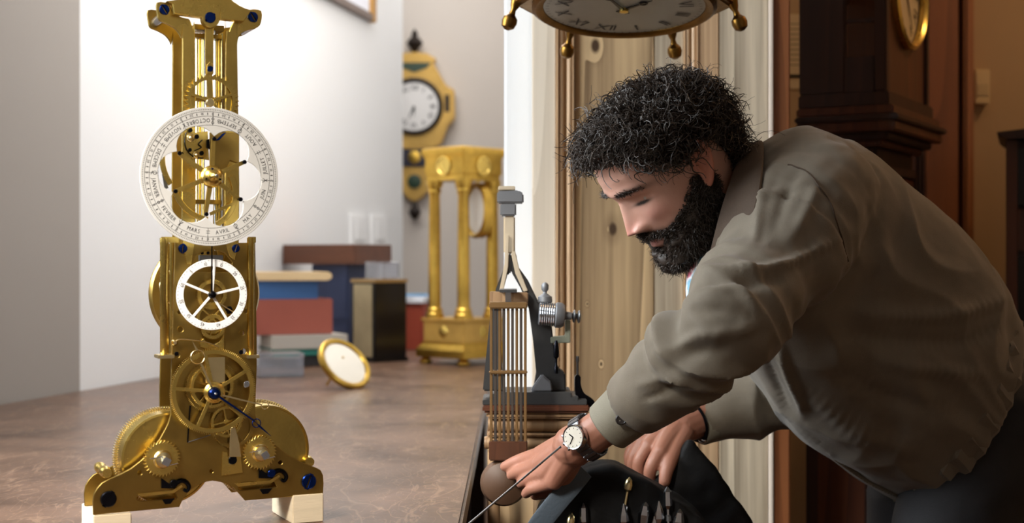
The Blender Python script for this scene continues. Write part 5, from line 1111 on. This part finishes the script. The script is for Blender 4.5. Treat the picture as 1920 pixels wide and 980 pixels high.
for p_ in smooth_path([tuple(P(a, b, 1.80)) for a, b in ((1478, 312), (1502, 318), (1530, 345), (1556, 390), (1575, 440), (1586, 490))], 8):
    u_, v_ = 960+F*p_[0]/p_[1], 490-F*(p_[2]-CZ)/p_[1]; k_ = np.where(((pxy-np.array((u_, v_)))**2).sum(1) < 36)[0]; k_ = k_[V2[k_, 1].argmin()] if len(k_) else None
    if k_ is not None: sp_.append(tuple(V2[k_]-np.array((0, .0002, 0))))
jsub('shoulder_seam', MB().tube(smooth_path(sp_[::3], 4), .0011, 6), JIN)
# shirt, trousers, shoes
SH = mat('patterned_shirt', (226, 224, 226), .7, nscale=30, col2=(206, 96, 120)); r_ = [n_ for n_ in SH.node_tree.nodes if n_.type == 'VALTORGB'][0].color_ramp; r_.elements[0].position = .40; r_.elements[1].position = .60; e_ = r_.elements.new(.5); e_.color = (*lin((226, 224, 226)), 1); r_.elements[2].color = (*lin((120, 170, 196)), 1)
st = MB(); chain(st, [P(1395, 420, 1.96), P(1350, 478, 1.94), P(1328, 530, 1.925), P(1330, 580, 1.925)], [.05, .036, .030, .030]); pput('shirt', st.mesh('shirt'), SH)
DEN = mat('dark_denim', (28, 26, 29), .75, noise_amt=.3, nscale=60, bump=.2, bscale=400)
tr_ = MB()
chain(tr_, [P(1760, 740, 2.16), P(1830, 800, 2.18), Vector((.72, 2.18, .86))], [.10, .105, .11], 24)
for yy_ in (2.10, 2.26): chain(tr_, [Vector((.72, yy_+.01, .86)), Vector((.66, yy_, .74)), Vector((.64, yy_-.01, .52)), Vector((.68, yy_-.01, .10))], [.085, .090, .070, .058], 24)
tm_ = remesh(tr_, .008, 6, .5); V = verts_np(tm_); Nn = normals_np(tm_)
dsp = np.array([.004*(1-abs(noise.noise(Vector((p[0]*6, p[1]*8, p[2]*16))))*2) for p in V]); set_verts(tm_, V+Nn*dsp[:, None]); tag(pput('trousers', tm_, DEN), 'dark denim trousers')
for yy_ in (2.09, 2.25):
    s1 = remesh(MB().loft([(Vector((.66, yy_, .085)), Vector((.05, 0, 0)), Vector((0, .045, 0))), (Vector((.65, yy_, .06)), Vector((.065, 0, 0)), Vector((0, .046, 0))), (Vector((.62, yy_, .035)), Vector((.115, 0, 0)), Vector((0, .047, 0))), (Vector((.60, yy_, .004)), Vector((.14, 0, 0)), Vector((0, .046, 0)))], 28), .006, 3); pput('shoe', s1, mat('black_shoe', (26, 24, 24), .4))
# ---- wristwatch
na_ = wr_ax; nd = Vector((-.10, -.93, .34)); nd = (nd-na_*nd.dot(na_)).normalized(); sd = na_.cross(nd)
WC = P(1103, 819, 1.822); Wt = empty('wristwatch', WC); tag(Wt, "steel wristwatch with a pale dial on the man's near wrist", 'watch')
hgt = .0285
MB().lathe([(.0150, 0), (.0162, .001), (.0162, .006), (.0150, .009), (.0135, .0095)], nd*(hgt-.001), nd, 40).build('case', STEEL, Wt)
MB().lathe([(.0136, 0), (.0136, .0004), (0, .0005)], nd*(hgt+.0086), nd, 40).build('dial', mat('watch_dial', (214, 208, 196), .4, noise_amt=.12, nscale=80), Wt)
MB().lathe([(.0136, 0), (.0152, 0), (.0150, .0018), (.0138, .0012)], nd*(hgt+.0080), nd, 40, ring=True).build('bezel', STEEL, Wt)
wm = Matrix((sd, na_, nd)).transposed()
for a, l, wd_ in ((2.2, .0095, .0006), (.5, .0065, .0008)):
    u_ = wm @ Vector((math.cos(a), math.sin(a), 0)); MB().tube([nd*(hgt+.0095), nd*(hgt+.0095)+u_*l], wd_, 6).build('hand', BLACKM, Wt)
for k in range(12):
    u_ = wm @ Vector((math.cos(k*math.pi/6), math.sin(k*math.pi/6), 0)); MB().tube([nd*(hgt+.0091)+u_*.0105, nd*(hgt+.0091)+u_*.0122], .0004, 5).build('hour_mark', BLACKM, Wt)
for k, s_ in ((-.55, .0016), (0, .0022), (.55, .0016)):
    u_ = wm @ Vector((-math.sin(k)*1.0, math.cos(k), 0)).normalized(); MB().lathe([(s_, 0), (s_*1.1, .002), (s_*.9, .0035)], nd*(hgt+.004)+u_*.016, u_, 12).build('crown', STEEL, Wt)
NL = 22
for k in range(NL):
    a = math.radians(30)+(2*math.pi-math.radians(60))*k/(NL-1); rr = .0292+.0012*math.cos(a); c_ = nd*math.cos(a)*rr+sd*math.sin(a)*rr; u_ = (nd*math.cos(a)+sd*math.sin(a)); v_ = u_.cross(na_)
    hl_, ht_, hw2 = .0031, .0013, .0088
    b = [c_+v_*x_+na_*y_-u_*ht_ for x_, y_ in ((-hl_, -hw2), (hl_, -hw2), (hl_, hw2), (-hl_, hw2))]; t4 = [q_+u_*2*ht_ for q_ in b]
    MB().hexa(b, t4).build('strap_link', DSTEEL, Wt, True, .0005)
# ---- bracelet on the far wrist
fa = (P(1275, 800, 2.085)-P(1305, 787, 2.10)).normalized(); Bc = P(1300, 790, 2.098); Br = empty('bracelet', Bc); tag(Br, "thin dark bracelet with a silver clasp on the man's far wrist", 'bracelet')
MB().torus((0, 0, 0), .0305, .0022, fa, 36, 8).build('band', BLACKM, Br); dn_ = Vector((-.2, -.5, -.85)); dn_ = (dn_-fa*dn_.dot(fa)).normalized(); MB().sphere(dn_*.031, .005, 14, 8, (1.4, 1, .8)).build('clasp', STEEL, Br)
# ---- black tool bag with tools
LEA = mat('black_leather', (12, 11, 12), .65, spec=.25, noise_amt=.3, nscale=20, bump=.2, bscale=150)
bag = empty('tool_bag', (X(1200, 1.95), 1.93, BZ)); tag(bag, 'open black leather tool bag on the bench under the hands', 'bag')
def bpoly(pts, d, th, vox=.006):
    m_ = MB().prism([(P(a, b, d).x-bag.location.x, P(a, b, d).z-bag.location.z) for a, b in smooth_path(pts, 4, True)], d-th/2-bag.location.y, d+th/2-bag.location.y)
    me = remesh(m_, vox, 6); V = verts_np(me); Nn = normals_np(me); ds = np.array([.005*noise.noise(Vector(p)*16)+.0025*noise.noise(Vector(p)*45) for p in V]); set_verts(me, V+Nn*ds[:, None]); return me
bf = bpoly([(1015, 945), (1050, 905), (1098, 876), (1142, 866), (1185, 884), (1235, 908), (1280, 940), (1330, 985), (1360, 1060), (1350, 1088), (1000, 1088), (1002, 1000)], 1.93, .085); put('front_pocket', bf, LEA, bag, True, 60, False)
bb_ = bpoly([(1170, 915), (1225, 896), (1262, 862), (1291, 817), (1320, 850), (1362, 905), (1408, 975), (1418, 1040), (1400, 1048), (1150, 1048)], 2.03, .026); put('back_flap', bb_, LEA, bag, True, 60, False)
stp = smooth_path([tuple(P(a, b, d)-bag.location) for a, b, d in ((1095, 880, 1.88), (1075, 905, 1.865), (1045, 940, 1.86), (1010, 985, 1.86), (985, 1030, 1.865))], 6)
sv = MB(); secs = []
for i, p in enumerate(stp):
    t_ = Vector(stp[min(i+1, len(stp)-1)])-Vector(stp[max(i-1, 0)]); s_ = t_.cross(Vector((0, 1, 0))).normalized(); secs.append((p, s_*.014, Vector((0, .0025, 0))))
sv.loft(secs, 16, 4); sv.build('strap', mat('slate_strap', (66, 76, 86), .6, bump=.2, bscale=300), bag)
MB().box(X(1035, 1.877)-bag.location.x, X(1280, 1.877)-bag.location.x, 1.868-bag.location.y, 1.888-bag.location.y, zt(1045, 1.877)-bag.location.z, zt(1012, 1.877)-bag.location.z).build('tool_loop', LEA, bag, True, .003)
TG = [(1055, 972, 'brass-tipped small tool with a round knob, leftmost in the black bag', 0), (1096, 955, 'slim flat-bladed steel tool next to the round knob tool', 1), (1163, 905, 'small tool with a brass and steel cap at the back of the bag', 0), (1170, 955, 'tapered steel tool tip third from the left in the bag', 2), (1198, 952, 'bright faceted steel tool in the middle of the bag', 3), (1228, 978, 'short steel tool peeking out at the bottom of the frame', 2), (1236, 950, 'pointed grey steel tool right of the bright faceted one', 2), (1254, 925, 'broad grey steel tool standing tallest on the right', 1), (1262, 965, 'rounded grey steel tool rightmost in the bag', 3)]
for a, b, lab, kd in TG:
    d_ = 1.877; tp = P(a, b-12, d_); e_ = empty('hand_tool', (tp.x, tp.y, tp.z-.075)); tag(e_, lab, 'tool', 'tools in the black bag')
    prof = {0: [(.002, 0), (.002, .055), (.0055, .058), (.0062, .064), (.0045, .071), (0, .075)], 1: [(.002, 0), (.0025, .045), (.006, .05), (.0055, .068), (.001, .075)], 2: [(.002, 0), (.003, .045), (.0075, .052), (.0065, .06), (.001, .075)], 3: [(.002, 0), (.003, .04), (.007, .046), (.008, .058), (.005, .07), (.001, .075)]}[kd]
    MB().lathe(prof[1:] if False else prof, (0, 0, 0), n=(16 if kd == 0 else 6)).build('blade', STEEL if kd else BRASSL, e_, kd == 0); 
    MB().lathe([(.0045, 0), (.0045, .006), (.003, .008)], (0, 0, .030), n=10).build('ferrule', DSTEEL, e_)
    e_.rotation_euler = (-.12+.05*kd, .18-.1*kd, kd)
# ---- thin rod added for the pale line of the table edge
ra_, rb__ = Vector((X(850, 1.60), 1.585, TZ+.0035)), P(1050, 838, 1.80)
rd = empty('edge_line_rod', ra_); tag(rd, 'thin rod added in place of the pale line of the table edge', 'rod')
MB().tube([(0, 0, 0), rb__-ra_], .0013, 10).build('shaft', DSTEEL, rd); MB().sphere(rb__-ra_, .0018, 12, 8).build('tip', DSTEEL, rd)
